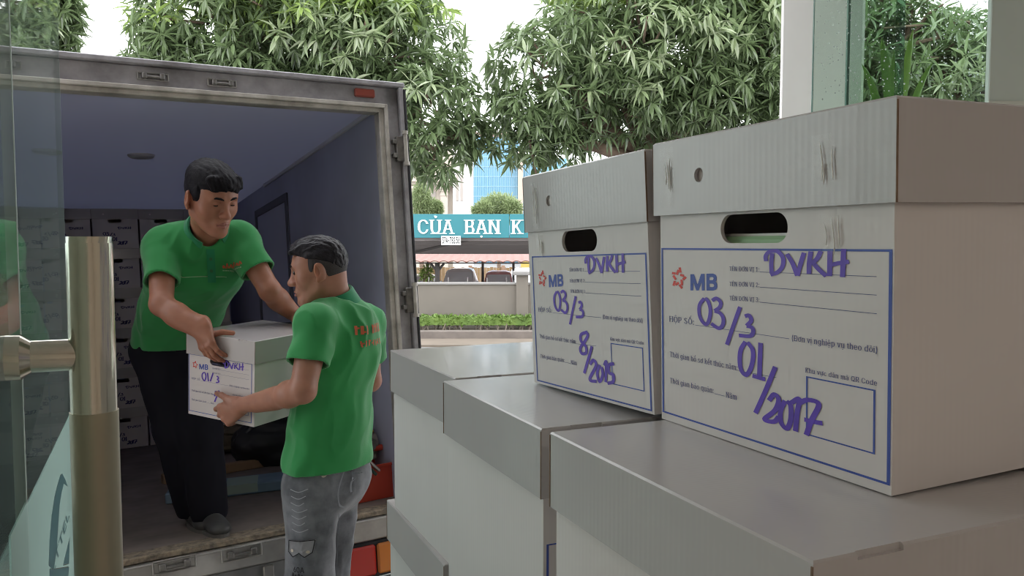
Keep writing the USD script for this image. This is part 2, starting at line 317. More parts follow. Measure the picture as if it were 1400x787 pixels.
def box_meshes(w, l, h, lid_h=0.076, ov=0.005, slot=True, holes=True):
    """Archive box of board 4 mm thick: the open body with a hand hole in each short side, and the lid with its round vent and crease slots."""
    t = 0.004
    body = mbox(0, w, 0, l, 0, h - 0.004) - mbox(t, w - t, t, l - t, t, h)
    lid = mbox(-ov, w + ov, -ov, l + ov, h - lid_h, h) - mbox(-ov + t, w + ov - t, -ov + t, l + ov - t, h - lid_h - 1, h - t)
    if holes:
        hx0, hx1, hz = w * 0.335, w * 0.635, h - lid_h - 0.0155
        r = 0.013; sl = m3.Manifold.cylinder(l * 3, r, r, 24).rotate([90, 0, 0]).translate([0, l * 2, 0])
        slot_m = m3.Manifold.batch_hull([sl.translate([hx0 + r, 0, hz]), sl.translate([hx1 - r, 0, hz])])
        body = body - slot_m
        lid = lid - m3.Manifold.cylinder(0.05, 0.0068, 0.0068, 20).rotate([90, 0, 0]).translate([w * 0.245, 0.02, h - 0.038])
    if slot:
        for x in (0.03, w - 0.068):
            lid = lid - mbox(x, x + 0.038, -ov - 0.002, -ov + 0.0028, h - 0.0045, h + 0.01)
    # softened long edges: the top rim of the lid is rounded a little by a chamfer
    ch = []
    c = 0.0016
    for sx, sy in ((-1, 0), (1, 0), (0, -1), (0, 1)):
        n = V(sx, sy, 1) / math.sqrt(2); lx = {-1: -ov, 1: w + ov}.get(sx, w / 2); ly = {-1: -ov, 1: l + ov}.get(sy, l / 2)
        lid = lid.trim_by_plane(list(-n), float(-(n @ V(lx, ly, h)) + c * math.sqrt(0.5)))
    return body, lid
FRAME = lambda w, h, lid_h: (w * 0.018, w * 0.965, h * 0.035, h - lid_h - 0.052)  # x0, x1, z0, z1 of the printed frame
def archive_box(label, M, w=0.285, l=0.335, h=0.29, lid_h=0.0745, writing=None, form='full', tape=(), group=None, name='archive_box', ov=0.005, frame=None, slot=True):
    t = thing(name, label, 'box', M, group)
    body, lid = box_meshes(w, l, h, lid_h, ov, slot)
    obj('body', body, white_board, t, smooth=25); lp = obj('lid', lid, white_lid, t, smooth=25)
    # brown cut edges of the board at the four lid corners and along the body's corner crease
    for x, y in ((-ov, -ov), (w + ov, -ov), (-ov, l + ov), (w + ov, l + ov)):
        sx, sy = np.sign(x - w / 2), np.sign(y - l / 2)
        obj('cut_edge', bx(min(x, x + sx * .0006), max(x, x + sx * .0006), min(y - sy * .0014, y + sy * .0003), max(y - sy * .0014, y + sy * .0003), h - lid_h, h - 0.003), kraft, lp)
    fx0, fx1, fz0, fz1 = frame or FRAME(w, h, lid_h)
    def fn(y): return lambda p: np.c_[fx0 + p[:, 0] * (fx1 - fx0), np.full(len(p), y), fz1 - p[:, 1] * (fz1 - fz0)]
    if form == 'full':
        pf = obj('printed_form', flat(FORM_BLUE, fn(-.0003)), ink_blue, t)
        [obj('printed_text', flat(x_, fn(-.0003)), ink_text, pf) for x_ in FORM_TEXT]; obj('printed_emblem', flat(FORM_STAR, fn(-.0003)), ink_red, pf)
        for s in writing or []: obj('handwriting', flat(s, fn(-.0006)), marker, t)
    elif form == 'frame':
        obj('printed_form', flat(rect_lines(0, 0, 1, 1, 0.0105), fn(-.0003)), ink_blue, t)
    elif form == 'far':
        for s in writing: obj('handwriting', flat(s, fn(-.0008)), dark_marker, t)
    for (x, z0, z1, wd, y) in tape:                                      # strips of clear tape over the lid's edge, a little wrinkled
        nz = 14; zz = np.linspace(z0, z1, nz); xx = np.linspace(-wd / 2, wd / 2, 5); P = []
        for z in zz:
            for q in xx: P.append((x + q, y - 0.0007 - 0.0012 * meshkit.noise(V(x * 40 + q * 90, z * 60, 3)), z))
        F = [(i * 5 + j, i * 5 + j + 1, i * 5 + j + 6, i * 5 + j + 5) for i in range(nz - 1) for j in range(4)]
        tp = obj('tape', (np.array(P), np.array(F)), tape_film, t, smooth=True)
        r_ = np.random.default_rng(int(x * 1e4 + z0 * 1e3))
        for k in range(3):                                               # the creases the tape has dried into
            xa = x + wd * (.35 * r_.random() - .3 + .25 * k); za, zb = sorted((z0 + (z1 - z0) * (.1 + .3 * r_.random()), z1 - (z1 - z0) * .3 * r_.random())); zs_ = np.linspace(za, zb, 7)
            obj('crease', tube([(xa + .0018 * math.sin(3 * q + k) + wd * .12 * q * (k - 1), y - .0016, z) for q, z in zip(np.linspace(0, 1, 7), zs_)], [.0002, .0006, .0008, .0005, .0007, .0005, .0002], 6), crease_m, tp, smooth=True)
    return t
def yawM(deg, p, b=0.0, c=0.0): return pose(euler(math.radians(deg), b, c), p)
UW = unit(V(-.40, .917, 0)); WW = unit(V(.917, .40, 0))
H0 = 1.475
SC = 1.043                                                              # the two farther boxes of the row are 8 mm lower, so a little farther away
def away(x, y): return V(x * SC, y * SC, 0)
grp = 'white archive boxes stacked in front'
boxC = archive_box('large white lidded box at the bottom right, its bare lid under the box marked 2017', yawM(23.48, V(.1751, .4492, H0 - .295) + .005 * (UW + WW)), l=.336, h=.295, form='frame', group=grp)
boxD = archive_box('white lidded box carrying the smaller marked box, squeezed between two bare boxes', yawM(23.74, away(.0292, .7786) + V(0, 0, 1.1802) + .005 * (UW + WW)), l=.305, h=.2868, form='frame', group=grp)
boxE = archive_box('white lidded box with a bare lid beside the man in jeans', yawM(24.8, away(-.0781, 1.073) + V(0, 0, 1.1802) + .005 * (UW + WW)), l=.322, h=.2868, form='frame', group=grp)
boxF = archive_box('lower white box jutting out beneath the bare box beside the man in jeans', yawM(23.84, V(-.1016, 1.1547, H0 - .59) + .005 * (UW + WW)), l=.32, h=.295, form='frame', group=grp)
boxA = archive_box('nearest and largest of the marked white boxes, DVKH and 2017 in violet marker', pose(euler(-1.1409, .02, -.0023), V(.1579, .8234, H0 + .0005)), w=.2838, l=.35, h=.2871, writing=HW_A, slot=False, frame=(.0032, .2812, .0082, .1785), tape=[(.222, .222, .268, .02, -.005), (.226, .17, .206, .02, 0), (.02, .22, .28, .022, -.005)], group=grp)
boxB = archive_box('smaller marked white box behind the nearest one, DVKH and 8/2015 in violet marker', pose(euler(-1.11, .034, -.03), CAM + (V(.0295, 1.033, 1.4757) - CAM) * SC + V(0, 0, .0012)), w=.273, l=.33, h=.2814, lid_h=.076, ov=.003, writing=HW_B, slot=False, frame=(.010, .268, .004, .172), tape=[(.03, .21, .27, .02, -.003), (.034, .165, .202, .02, 0)], group=grp)
# the rest of the stack, behind and below what the photograph shows, carries those boxes
hid = 'plain white lidded box in the hidden rows of the front stack'
first = None
for lay in range(5):
    for row in range(2):
        for k, b in enumerate((V(.1751, .4492, 0), away(.0292, .7786), away(-.0781, 1.073))):
            if lay == 0 and row == 0 or lay == 1 and row == 0 and k == 2: continue
            p = b + .007 * (UW + WW) + row * .315 * WW + V(0, 0, (1.18 if lay == 0 else H0 - .295 * (lay + 1)) + .0002) + (.012 * UW if k == 2 else 0)
            Mx = yawM(23.8, p); Mx[2, 2] = (.2866 if lay == 0 and k else .2946) / .2866
            if first is None: first = archive_box(hid, Mx, l=.288, h=.2866, form='none', group='hidden rows of the front stack')
            else: copy_of(first, hid, Mx)
# the pad of green folders seen through the hand hole of the nearest box
RA = euler(-1.1409, .02, -.0023); OA = V(.1579, .8234, H0 + .0005)
fol = thing('document_folder', 'pale green folder seen through the hand hole of the box marked 2017', 'folder', pose(RA, OA))
obj('cover', bx(.03, .26, .012, .32, .006, .190, .003), mat('pale_green_folder_card', (.36, .55, .32), .6), fol)
obj('paper_block', bx(.035, .255, .02, .31, .1901, .1925), mat('white_paper', (.75, .74, .7), .7), fol)
# the box the two men hold
RH = euler(-.4491, .0221, .0587); OH = V(-1.1502, 2.7785, 1.0552)
archive_box('white lidded box with DVKH in violet, held between the two men', pose(RH, OH), w=.3067, l=.3627, h=.295, lid_h=.078, writing=HW_H, frame=(.003, .294, .0125, .2155), tape=[(.22, .20, .215, .03, 0)])
# ------------------------------------------------------------------ the truck (local frame: x to the right along the rear, y into the load space, z up from the load floor)
TR, TO = euler(.5311, -.0989, -.0155), V(-.3554, 3.3679, .5501)
def tk(px, py, y=0.0):                                                  # the truck's own coordinates of a photo point on the plane at depth y
    r = ray(px, py); n = TR[:, 1]; t = ((TO + n * y - CAM) @ n) / (r @ n); return TR.T @ (CAM + r * t - TO)
def tkfloor(px, py, z=0.0):
    r = ray(px, py); n = TR[:, 2]; t = ((TO + n * z - CAM) @ n) / (r @ n); return CAM + r * t
frame_m = mat('weathered_truck_frame', (0.44, 0.43, 0.46), 0.5, metal=0.15, col2=(0.20, 0.19, 0.20), scale=7, bump=0.15, bscale=25)
lip_m = mat('worn_aluminium_lip', (0.60, 0.57, 0.53), 0.45, metal=0.2, col2=(0.30, 0.28, 0.25), scale=9, bump=0.1)
seal_m = mat('black_rubber_seal', (0.02, 0.02, 0.025), 0.6)
inner_m = mat('dark_blue_lining', (0.50, 0.52, 0.68), 0.75, var=0.15, scale=2)
roof_in_m = usdkit.material(stage, '/World/Looks/translucent_roof_sheet', {'d': ('diffuse_bsdf', {'color': (.50, .51, .64)}), 't': ('translucent_bsdf', {'color': (.85, .87, 1.0)}), 'x': ('mix_closure', {'fac': .075})}, [('d.BSDF', 'x.closure1'), ('t.BSDF', 'x.closure2')], surface='x.closure')
bed_m = mat('dark_brown_plywood_bed', (0.24, 0.20, 0.18), 0.75, var=0.4, scale=5)
wood_m = mat('worn_speckled_wood_sill', (0.36, 0.29, 0.21), 0.85, col2=(0.12, 0.10, 0.08), scale=38, bump=0.4, bscale=60)
alu_m = mat('scratched_aluminium', (0.50, 0.49, 0.47), 0.33, metal=0.6, col2=(0.32, 0.31, 0.30), scale=5, bump=0.08)
alu_dark = mat('dull_grey_steel_panel', (0.33, 0.33, 0.33), 0.35, metal=0.6, col2=(0.2, 0.2, 0.21), scale=4)
bolt_m = mat('greasy_steel_hardware', (0.25, 0.24, 0.23), 0.4, metal=0.7, var=0.4, scale=30)
TW, TH, TL = 1.95, 1.82, 3.7
truck = thing('truck', 'box truck backed up with its dark load space open, men loading it', 'truck', pose(TR, TO))
obj('load_floor', bx(-TW + .05, -.05, .07, TL - .05, -.05, 0), bed_m, truck)
obj('side_wall', bx(-.1, -.004, .05, TL - .05, 0.0, TH - .091), inner_m, truck); obj('side_wall', bx(-TW + .004, -TW + .1, .05, TL - .05, 0.0, TH - .091), inner_m, truck)
obj('end_wall', bx(-TW + .1, -.1, TL - .1, TL - .05, 0, TH - .09), inner_m, truck)
obj('roof', bx(-TW + .004, -.004, .05, TL - .05, TH - .09, TH - .004), roof_in_m, truck, label='translucent bluish fibreglass roof')
obj('outer_skin', cat(bx(-.004, 0, .05, TL, -.05, TH - .03), bx(-TW, -TW + .004, .05, TL, -.05, TH - .03), bx(-TW, 0, TL - .05, TL, -.05, TH - .03)), alu_m, truck)
hp = obj('header', cat(bx(-TW + .03, -.03, .022, .055, TH - .1, TH - .022, .003)), frame_m, truck)
obj('roof_edge', bx(-TW, 0, 0, .06, TH - .022, TH, .004), frame_m, hp)
obj('inner_lip', cat(bx(-TW + .085, -.085, .0, .055, TH - .118, TH - .1, .003), bx(-TW + .11, -.11, .012, .07, TH - .136, TH - .116, .003)), lip_m, hp)
for s in (0, 1):
    f = (lambda a, b: (a, b)) if s == 0 else (lambda a, b: (-TW - b, -TW - a))
    po = obj('door_post', bx(*f(-.085, -.03), .022, .055, -.03, TH - .022, .003), frame_m, truck)
    obj('post_edge', bx(*f(-.03, -.008), 0, .06, -.03, TH - .022, .004), frame_m, po); obj('seal', bx(*f(-.008, 0.002), -.002, .06, -.05, TH - .03, .002), seal_m, po)
    obj('inner_lip', cat(bx(*f(-.102, -.085), .0, .055, -.03, TH - .1, .003), bx(*f(-.124, -.1), .012, .07, -.03, TH - .116, .003)), lip_m, po)
def hinge(x, z):
    h = obj('hinge', cat(bx(x - .02, x + .028, -.004, .03, z - .055, z + .055, .004), bx(x - .035, x - .018, -.006, .03, z - .04, z - .02, .003), bx(x - .035, x - .018, -.006, .03, z + .02, z + .04, .003)), bolt_m, truck)
    obj('hinge_pin', cat(rod(V(x + .018, -.014, z - .06), V(x + .018, -.014, z + .06), .009), rod(V(x + .018, -.014, z - .075), V(x + .018, -.014, z - .06), .013), rod(V(x + .018, -.014, z + .06), V(x + .018, -.014, z + .075), .013)), lip_m, h, smooth=30)
for p in ((548, 203), (561, 410)): q = tk(*p); hinge(q[0], q[2])
hinge(-TW + .045, tk(548, 203)[2])
def latch(px, py, y0, wd=.17, hh=.05):
    q = tk(px, py); x, z = q[0], q[2]
    l = obj('latch_plate', cat(bx(x - wd / 2, x + wd / 2, y0 - .008, y0 + .002, z - hh / 2, z - hh / 2 + .005, .002), bx(x - wd / 2, x + wd / 2, y0 - .008, y0 + .002, z + hh / 2 - .005, z + hh / 2, .002), bx(x - wd / 2, x - wd / 2 + .006, y0 - .008, y0 + .002, z - hh / 2, z + hh / 2, .002), bx(x + wd / 2 - .006, x + wd / 2, y0 - .008, y0 + .002, z - hh / 2, z + hh / 2, .002)), alu_m, truck)
    obj('latch_keeper', cat(bx(x - wd * .36, x - wd * .2, y0 - .022, y0, z - .013, z + .013, .004), bx(x + wd * .2, x + wd * .36, y0 - .022, y0, z - .013, z + .013, .004), rod(V(x - wd * .2, y0 - .012, z - .004), V(x + wd * .2, y0 - .012, z - .004), .006)), bolt_m, l)
for p in ((210, 103), (305, 112)): latch(*p, .022, .11, .03)
q = tk(500, 126); obj('reflector', bx(q[0] - .045, q[0] + .045, .006, .024, q[2] - .018, q[2] + .018, .005), mat('dull_red_reflector', (.23, .045, .03), .3), truck)
# interior: a lamp on the roof, a framed hatch and a seam rail on the right wall
q = tkfloor(193, 213, TH - .095); q = TR.T @ (q - TO)
lm = obj('roof_lamp', move(lathe([(.02, -.03), (.07, -.028), (.085, -.015), (.09, 0)]), np.diag([.75, .6, .6]), [q[0], q[1], TH - .09]), mat('dusty_lamp_cover', (.5, .5, .55), .4), truck, smooth=40)
hd = obj('side_hatch', bx(-.104, -.1, 1.68, 2.46, .8, 1.55, .001), mat('hatch_panel', (.55, .57, .72), .6), truck)
obj('hatch_frame', cat(bx(-.112, -.1, 1.64, 1.69, .76, 1.58, .003), bx(-.112, -.1, 2.45, 2.5, .76, 1.58, .003), bx(-.112, -.1, 1.64, 2.5, 1.54, 1.59, .003), bx(-.112, -.1, 1.64, 2.5, .76, .8, .003)), mat('hatch_frame_dark', (.13, .13, .17), .5), hd)
obj('roof_rail', bx(-.112, -.098, .1, 2.2, 1.712, 1.732, .002), mat('grey_rail', (.7, .7, .75), .5), truck)
# sill, rear bar, lamps
si = obj('sill', bx(-TW + .03, -.03, -.012, .08, -.022, 0.001, .004), wood_m, truck, label='worn wooden sill along the load floor')
obj('rear_bar', cat(bx(-TW, 0, -.03, .04, -.112, -.024, .006), bx(-TW, 0, -.036, .0, -.032, -.024, .002)), alu_m, truck)
for p in ((237, 768), (328, 752)): latch(*p, -.032, .15, .05)
obj('rear_panel', bx(-TW, -.62, -.01, .03, -.62, -.115, .005), alu_dark, truck)
for k, x in enumerate((-1.5, -1.0, -.7)): obj('panel_rib', bx(x - .02, x + .02, -.022, -.008, -.6, -.125, .004), alu_m, truck)
qa, qb = tk(484, 735), tk(513, 770)
lp_ = obj('tail_lamp', bx(-.60, -.02, -.012, .05, -.27, -.118, .006), seal_m, truck)
lens_r = mat('red_lamp_lens', (.42, .02, .015), .18, extra={'coat_weight': 0.5}); lens_o = mat('amber_lamp_lens', (.55, .17, .02), .18, extra={'coat_weight': 0.5})
xm = qb[0]
obj('red_lens', bx(xm - .24, xm - .003, -.03, -.01, -.256, -.132, .008), lens_r, lp_); obj('amber_lens', bx(xm + .003, xm + .13, -.03, -.01, -.256, -.132, .008), lens_o, lp_)
obj('white_lens', bx(xm + .136, xm + .24, -.03, -.01, -.256, -.132, .008), mat('clear_lamp_lens', (.6, .6, .6), .15), lp_)
obj('lower_bar', bx(-TW, 0, -.03, .03, -.36, -.28, .006), alu_m, truck)
obj('chassis', cat(bx(-1.35, -1.25, .1, TL, -.25, -.05), bx(-.7, -.6, .1, TL, -.25, -.05), rod(V(-1.75, 1.0, -.44), V(-.2, 1.0, -.44), .05), rod(V(-1.3, 1., -.44), V(-1.3, 1., -.2), .03), rod(V(-.65, 1., -.44), V(-.65, 1., -.2), .03)), seal_m, truck)
for x in (-1.78, -.38):
    wh = obj('wheel', move(lathe([(.2, -.11), (.33, -.11), (.36, -.07), (.36, .07), (.33, .11), (.2, .11)]), np.array([[0, 0, 1], [0, 1, 0], [-1, 0, 0]], float), [x + .11, 1.0, -.44]), mat('tyre_rubber', (.03, .03, .03), .85), truck, smooth=40)
    obj('rim', move(lathe([(.02, -.115), (.1, -.1), (.2, -.09), (.2, .09), (.1, .1), (.02, .115)]), np.array([[0, 0, 1], [0, 1, 0], [-1, 0, 0]], float), [x + .11, 1.0, -.44]), alu_dark, wh, smooth=40)
# cab in front, out of sight behind the load box
obj('cab', to_tm(m3.Manifold.hull_points(np.array([(x, y, z) for x in (-1.85, -.1) for (y, z) in ((TL + .08, -.3), (TL + .08, 1.4), (TL + 1.2, 1.35), (TL + 1.6, .5), (TL + 1.65, -.3))], float))), alu_m, truck)
obj('cab_wheel', cat([move(lathe([(.2, -.11), (.33, -.11), (.36, -.07), (.36, .07), (.33, .11), (.2, .11)]), np.array([[0, 0, 1], [0, 1, 0], [-1, 0, 0]], float), [x, TL + .9, -.2]) for x in (-1.7, -.25)]), MAT['tyre_rubber'], truck, smooth=40)

# boxes stacked inside, against the far end
y0 = 2.9; bw, bh = .283, .2755
squ = list([hand(DVKH, to_uv, 1045, 335, .178, .02), hand(N0303, to_uv, 900, 400, .1525, .022), hand(N01, to_uv, 900, 410, .1525, .024), hand(N2017, to_uv, 1040, 470, .267, .03)])
firstT = None
for k in range(6):
    for j in range(5):
        loc = V(-1.70 + j * .295 + .003 * ((k * 7 + j * 3) % 3 - 1), y0 + .004 * ((k + 2 * j) % 3), .001 + k * (bh + .0003)); Mx = pose(TR, TO + TR @ loc)
        lab = 'white lidded box in the stacked wall of boxes at the far end of the truck'
        if firstT is None: firstT = archive_box(lab, Mx, w=bw, l=.32, h=bh, lid_h=.07, writing=squ, form='far', group='boxes stacked inside the truck', name='stored_box')
        else: copy_of(firstT, lab, Mx)

# loose things on the load floor
def tmat(x, y, z=0.001, rot=0.0): return pose(TR @ euler(rot, 0, 0), TO + TR @ V(x, y, z))
def fl(px, py, z=0.0): return TR.T @ (tkfloor(px, py, z) - TO)
a, b = fl(226, 690), fl(405, 668)
t = thing('polystyrene_board', 'pale blue foam board lying on the truck floor behind the legs', 'board', tmat(a[0], a[1], .001, math.atan2(b[1] - a[1], b[0] - a[0])))
L = np.linalg.norm((b - a)[:2]); obj('sheet', bx(0, L, 0, .22, 0, .05, .006), mat('pale_blue_foam', (.20, .30, .40), .7, var=.25, scale=9), t); obj('printed_band', bx(L * .45, L * .7, -.0008, .2, .01, .0508), mat('pale_green_band', (.32, .42, .38), .7), t)
a = fl(228, 668); 
t = thing('wooden_batten', 'long raw wooden batten on the truck floor behind the blue foam board', 'batten', tmat(a[0], a[1] + .12, .001, .12)); obj('timber', bx(0, .62, 0, .05, 0, .05, .003), mat('raw_pine', (.34, .22, .13), .7, var=.3, scale=6), t)
a = fl(402, 640)
t = thing('duffel_bag', 'slumped black bag on the truck floor behind the man in jeans', 'bag', tmat(a[0] - .02, a[1] + .25, .0))
def blob(c, r, seed, amp=.2, sub=4, sq=1.0):
    s = trimesh.creation.icosphere(sub); v = np.array(s.vertices); v = np.sign(v) * np.abs(v) ** sq
    n = 1 + amp * (meshkit.fbm(v * 1.7 + 9, 4, seed)[:, None] - .5) * 2; v = v * n * np.asarray(r) + np.asarray(c); v[:, 2] = np.maximum(v[:, 2], 0.001); return tm(v, s.faces)
obj('sack', blob((0, 0, .13), (.25, .15, .17), 3), mat('black_nylon', (.025, .025, .03), .5, bump=.2, bscale=20), t, smooth=True); obj('strap', tube([(-.18, -.06, .2), (-.1, -.1, .3), (.05, -.1, .31), (.14, -.07, .22)], .011), mat('grey_webbing', (.1, .1, .1), .7), t, smooth=True)
a = fl(300, 622)
t = thing('folded_sack', 'folded brown jute sack on the truck floor near the stacked boxes', 'sack', tmat(a[0] + .1, a[1] + .15, .0)); obj('cloth', blob((0, 0, .06), (.28, .18, .08), 5, .25), mat('brown_jute', (.16, .13, .09), .9, var=.3, scale=20), t, smooth=True); obj('fold', blob((.04, -.02, .12), (.2, .12, .05), 8, .3), MAT['brown_jute'], t, smooth=True)
# toolbox beside the right post
a = tk(482, 700, .1); 
t = thing('toolbox', 'open red toolbox holding pliers by the right door post', 'toolbox', tmat(a[0] - .045, .16, .001, .05))
red = mat('red_plastic', (.50, .055, .03), .4)
obj('tray', (mbox(0, .36, 0, .22, 0, .15) - mbox(.006, .354, .006, .214, .006, 1)), red, t)
obj('rim', cat(bx(-.006, .366, -.006, .006, .14, .152, .002), bx(-.006, .366, .214, .226, .14, .152, .002)), red, t); obj('carry_handle', tube([(.02, .11, .15), (.03, .11, .19), (.08, .11, .205), (.28, .11, .205), (.33, .11, .19), (.34, .11, .15)], .014), red, t, smooth=True)
tool_m = mat('chromed_tool_steel', (.6, .6, .6), .25, metal=1.0); grip = mat('dark_green_grip', (.03, .07, .06), .5)
for k in range(3):
    p = thing('pliers', ['pliers with dark green grips leaning over the toolbox rim, leftmost', 'pliers with dark green grips leaning over the toolbox rim, in the middle', 'pliers with dark green grips leaning over the toolbox rim, rightmost'][k], 'pliers', pose(TR @ euler(.05, 0, 0) @ euler(0, 0, math.radians(-42)), TO + TR @ V(a[0] + .005 + k * .05, .145, .135 + .012 * k)), 'pliers in the toolbox')
    obj('jaw', bx(-.014, .014, -.012, .0, .05, .1, .004), tool_m, p); obj('grip', bx(-.017, -.004, -.014, .002, -.05, .05, .004), grip, p); obj('grip', bx(.004, .017, -.014, .002, -.05, .05, .004), tool_m, p)
t = thing('drill', 'dirty grey power drill lying across the back of the red toolbox', 'drill', tmat(-.175, .335, .1535, 0))
gm = mat('dusty_grey_casing', (.30, .27, .25), .6, var=.4, scale=15)
obj('motor_housing', cat(rod(V(-.10, 0, .068), V(.062, 0, .068), .05, 24), rod(V(-.14, 0, .068), V(-.10, 0, .068), .034, 24, .05)), gm, t, smooth=35); obj('base_stand', bx(-.09, .055, -.045, .045, 0, .03, .008), gm, t); obj('chuck', cat(rod(V(.02, -.04, .068), V(.02, -.062, .068), .034, 24), rod(V(.02, -.062, .068), V(.02, -.076, .068), .02, 20)), bolt_m, t, smooth=35)
t = thing('rag_bundle', 'crumpled ochre rag bundled on the grey drill in the truck', 'rag', tmat(-.185, .345, .271)); obj('cloth', blob((0, 0, .035), (.06, .055, .045), 12, .35), mat('ochre_rag', (.30, .17, .06), .9, var=.5, scale=14), t, smooth=True); obj('hem', tube([(.03, -.03, .02), (.055, -.04, .01), (.065, 0, .006)], .006), MAT['ochre_rag'], t)
# ------------------------------------------------------------------ figures: signed-distance bodies meshed by surface nets
class Body:
    def __init__(s): s.ops = []; s.disp = None; s.cuts = []; s.nd = None
    def add(s, fn, c, rad, k=0.015, mode='u'): s.ops.append((fn, np.asarray(c, float), rad, k, mode)); return s
    def cone(s, a, b, r1, r2=None, k=0.015, mode='u'):
        a, b = np.asarray(a, float), np.asarray(b, float); r2 = r1 if r2 is None else r2; ba = b - a; L2 = ba @ ba + 1e-12
        def fn(p): t = np.clip((p - a) @ ba / L2, 0, 1); return np.linalg.norm(p - a - t[..., None] * ba, axis=-1) - (r1 + (r2 - r1) * t)
        return s.add(fn, (a + b) / 2, np.linalg.norm(ba) / 2 + max(r1, r2), k, mode)
    def ball(s, c, r, k=0.015, mode='u'): return s.cone(c, np.asarray(c, float) + 1e-4, r, r, k, mode)
    def ell(s, c, radii, R=np.eye(3), k=0.015, mode='u'):
        c, q = np.asarray(c, float), np.asarray(radii, float)
        def fn(p): l = (p - c) @ R; a = np.linalg.norm(l / q, axis=-1); b = np.linalg.norm(l / q ** 2, axis=-1); return a * (a - 1) / np.maximum(b, 1e-9)
        return s.add(fn, c, q.max(), k, mode)
    def etube(s, A, B, lA, lB, rA, rB, k=0.03, mode='u', n_exp=2.0):
        """An elliptic limb of trunk from A to B: rA = (half width along l, half depth)."""
        A, B = np.asarray(A, float), np.asarray(B, float); ba = B - A; L = np.linalg.norm(ba); ax = ba / L; rA, rB = np.array(rA, float), np.array(rB, float)
        lA = unit(np.asarray(lA, float)); lB = unit(np.asarray(lB, float))
        def fn(p):
            h = (p - A) @ ax; t = np.clip(h / L, 0, 1); l = lA + (lB - lA) * t[..., None]; l -= (l @ ax)[..., None] * ax; l /= np.linalg.norm(l, axis=-1, keepdims=True)
            f = np.cross(np.broadcast_to(ax, l.shape), l); w = p - A - h[..., None] * ax; a, b = (rA[0] + (rB[0] - rA[0]) * t), (rA[1] + (rB[1] - rA[1]) * t)
            x, y = (w * l).sum(-1), (w * f).sum(-1); e = h - t * L; m = np.minimum(a, b)
            q = np.sqrt((x / a) ** 2 + (y / b) ** 2 + (e / m) ** 2); g = np.sqrt((x / a ** 2) ** 2 + (y / b ** 2) ** 2 + (e / m ** 2) ** 2); return q * (q - 1) / np.maximum(g, 1e-9)
        return s.add(fn, (A + B) / 2, L / 2 + max(rA.max(), rB.max()), k, mode)
    def cut(s, p0, n): s.cuts.append((np.asarray(p0, float), unit(n))); return s
    def value(s, p, c=None, h=0.0):
        """The distance at points p (blocks, n, 3); c, h: block centres and their half diagonals, to skip far primitives."""
        f = np.full(p.shape[:-1], 0.25)
        for io, (fn, pc, rad, k, mode) in enumerate(s.ops):
            if io == s.nd and s.disp is not None: f = f + s.disp(p)
            m = slice(None) if c is None else np.linalg.norm(c - pc, axis=-1) < rad + h + k + 0.03
            if c is not None and not m.any(): continue
            d, g = fn(p[m]), f[m]
            if mode == 'u': t = np.maximum(k - np.abs(g - d), 0) / max(k, 1e-9); f[m] = np.minimum(g, d) - t * t * k / 4
            else: t = np.maximum(k - np.abs(g + d), 0) / max(k, 1e-9); f[m] = np.maximum(g, -d) + t * t * k / 4
        if s.disp is not None and (s.nd is None or s.nd >= len(s.ops)): f = f + s.disp(p)
        for p0, n in s.cuts: f = np.maximum(f, (p - p0) @ n)
        return f
    def mesh(s, h, B=6):
        lo = np.min([c - r for _, c, r, _, m in s.ops if m == 'u'], 0) - 4 * h; hi = np.max([c + r for _, c, r, _, m in s.ops if m == 'u'], 0) + 4 * h
        S = B * h; nb = np.ceil((hi - lo) / S).astype(int) + 1
        gi = np.stack(np.meshgrid(*[np.arange(n) for n in nb], indexing='ij'), -1); C = lo + (gi + .5) * S - .5 * h
        disp, cuts = s.disp, s.cuts; s.disp = None
        Cf = C.reshape(-1, 1, 3); co = np.concatenate([s.value(Cf[i:i + 20000], Cf[i:i + 20000, 0], 0.12)[:, 0] for i in range(0, len(Cf), 20000)]); s.disp = disp
        act = np.abs(co) < S * .87 * 1.3 + .03
        F = np.repeat(np.repeat(np.repeat(np.where(co > 0, 1.0, -1.0).reshape(nb).astype(np.float32), B, 0), B, 1), B, 2)
        off = np.stack(np.meshgrid(*[np.arange(B)] * 3, indexing='ij'), -1).reshape(-1, 3); ai = np.where(act)[0]; G = gi.reshape(-1, 3)[ai] * B
        for i in range(0, len(ai), 1500):
            g = G[i:i + 1500, None] + off[None]; v = s.value(lo + g * h, C.reshape(-1, 3)[ai[i:i + 1500]], S * .87)
            F[g[..., 0], g[..., 1], g[..., 2]] = v
        return surface_nets(F, lo, h)
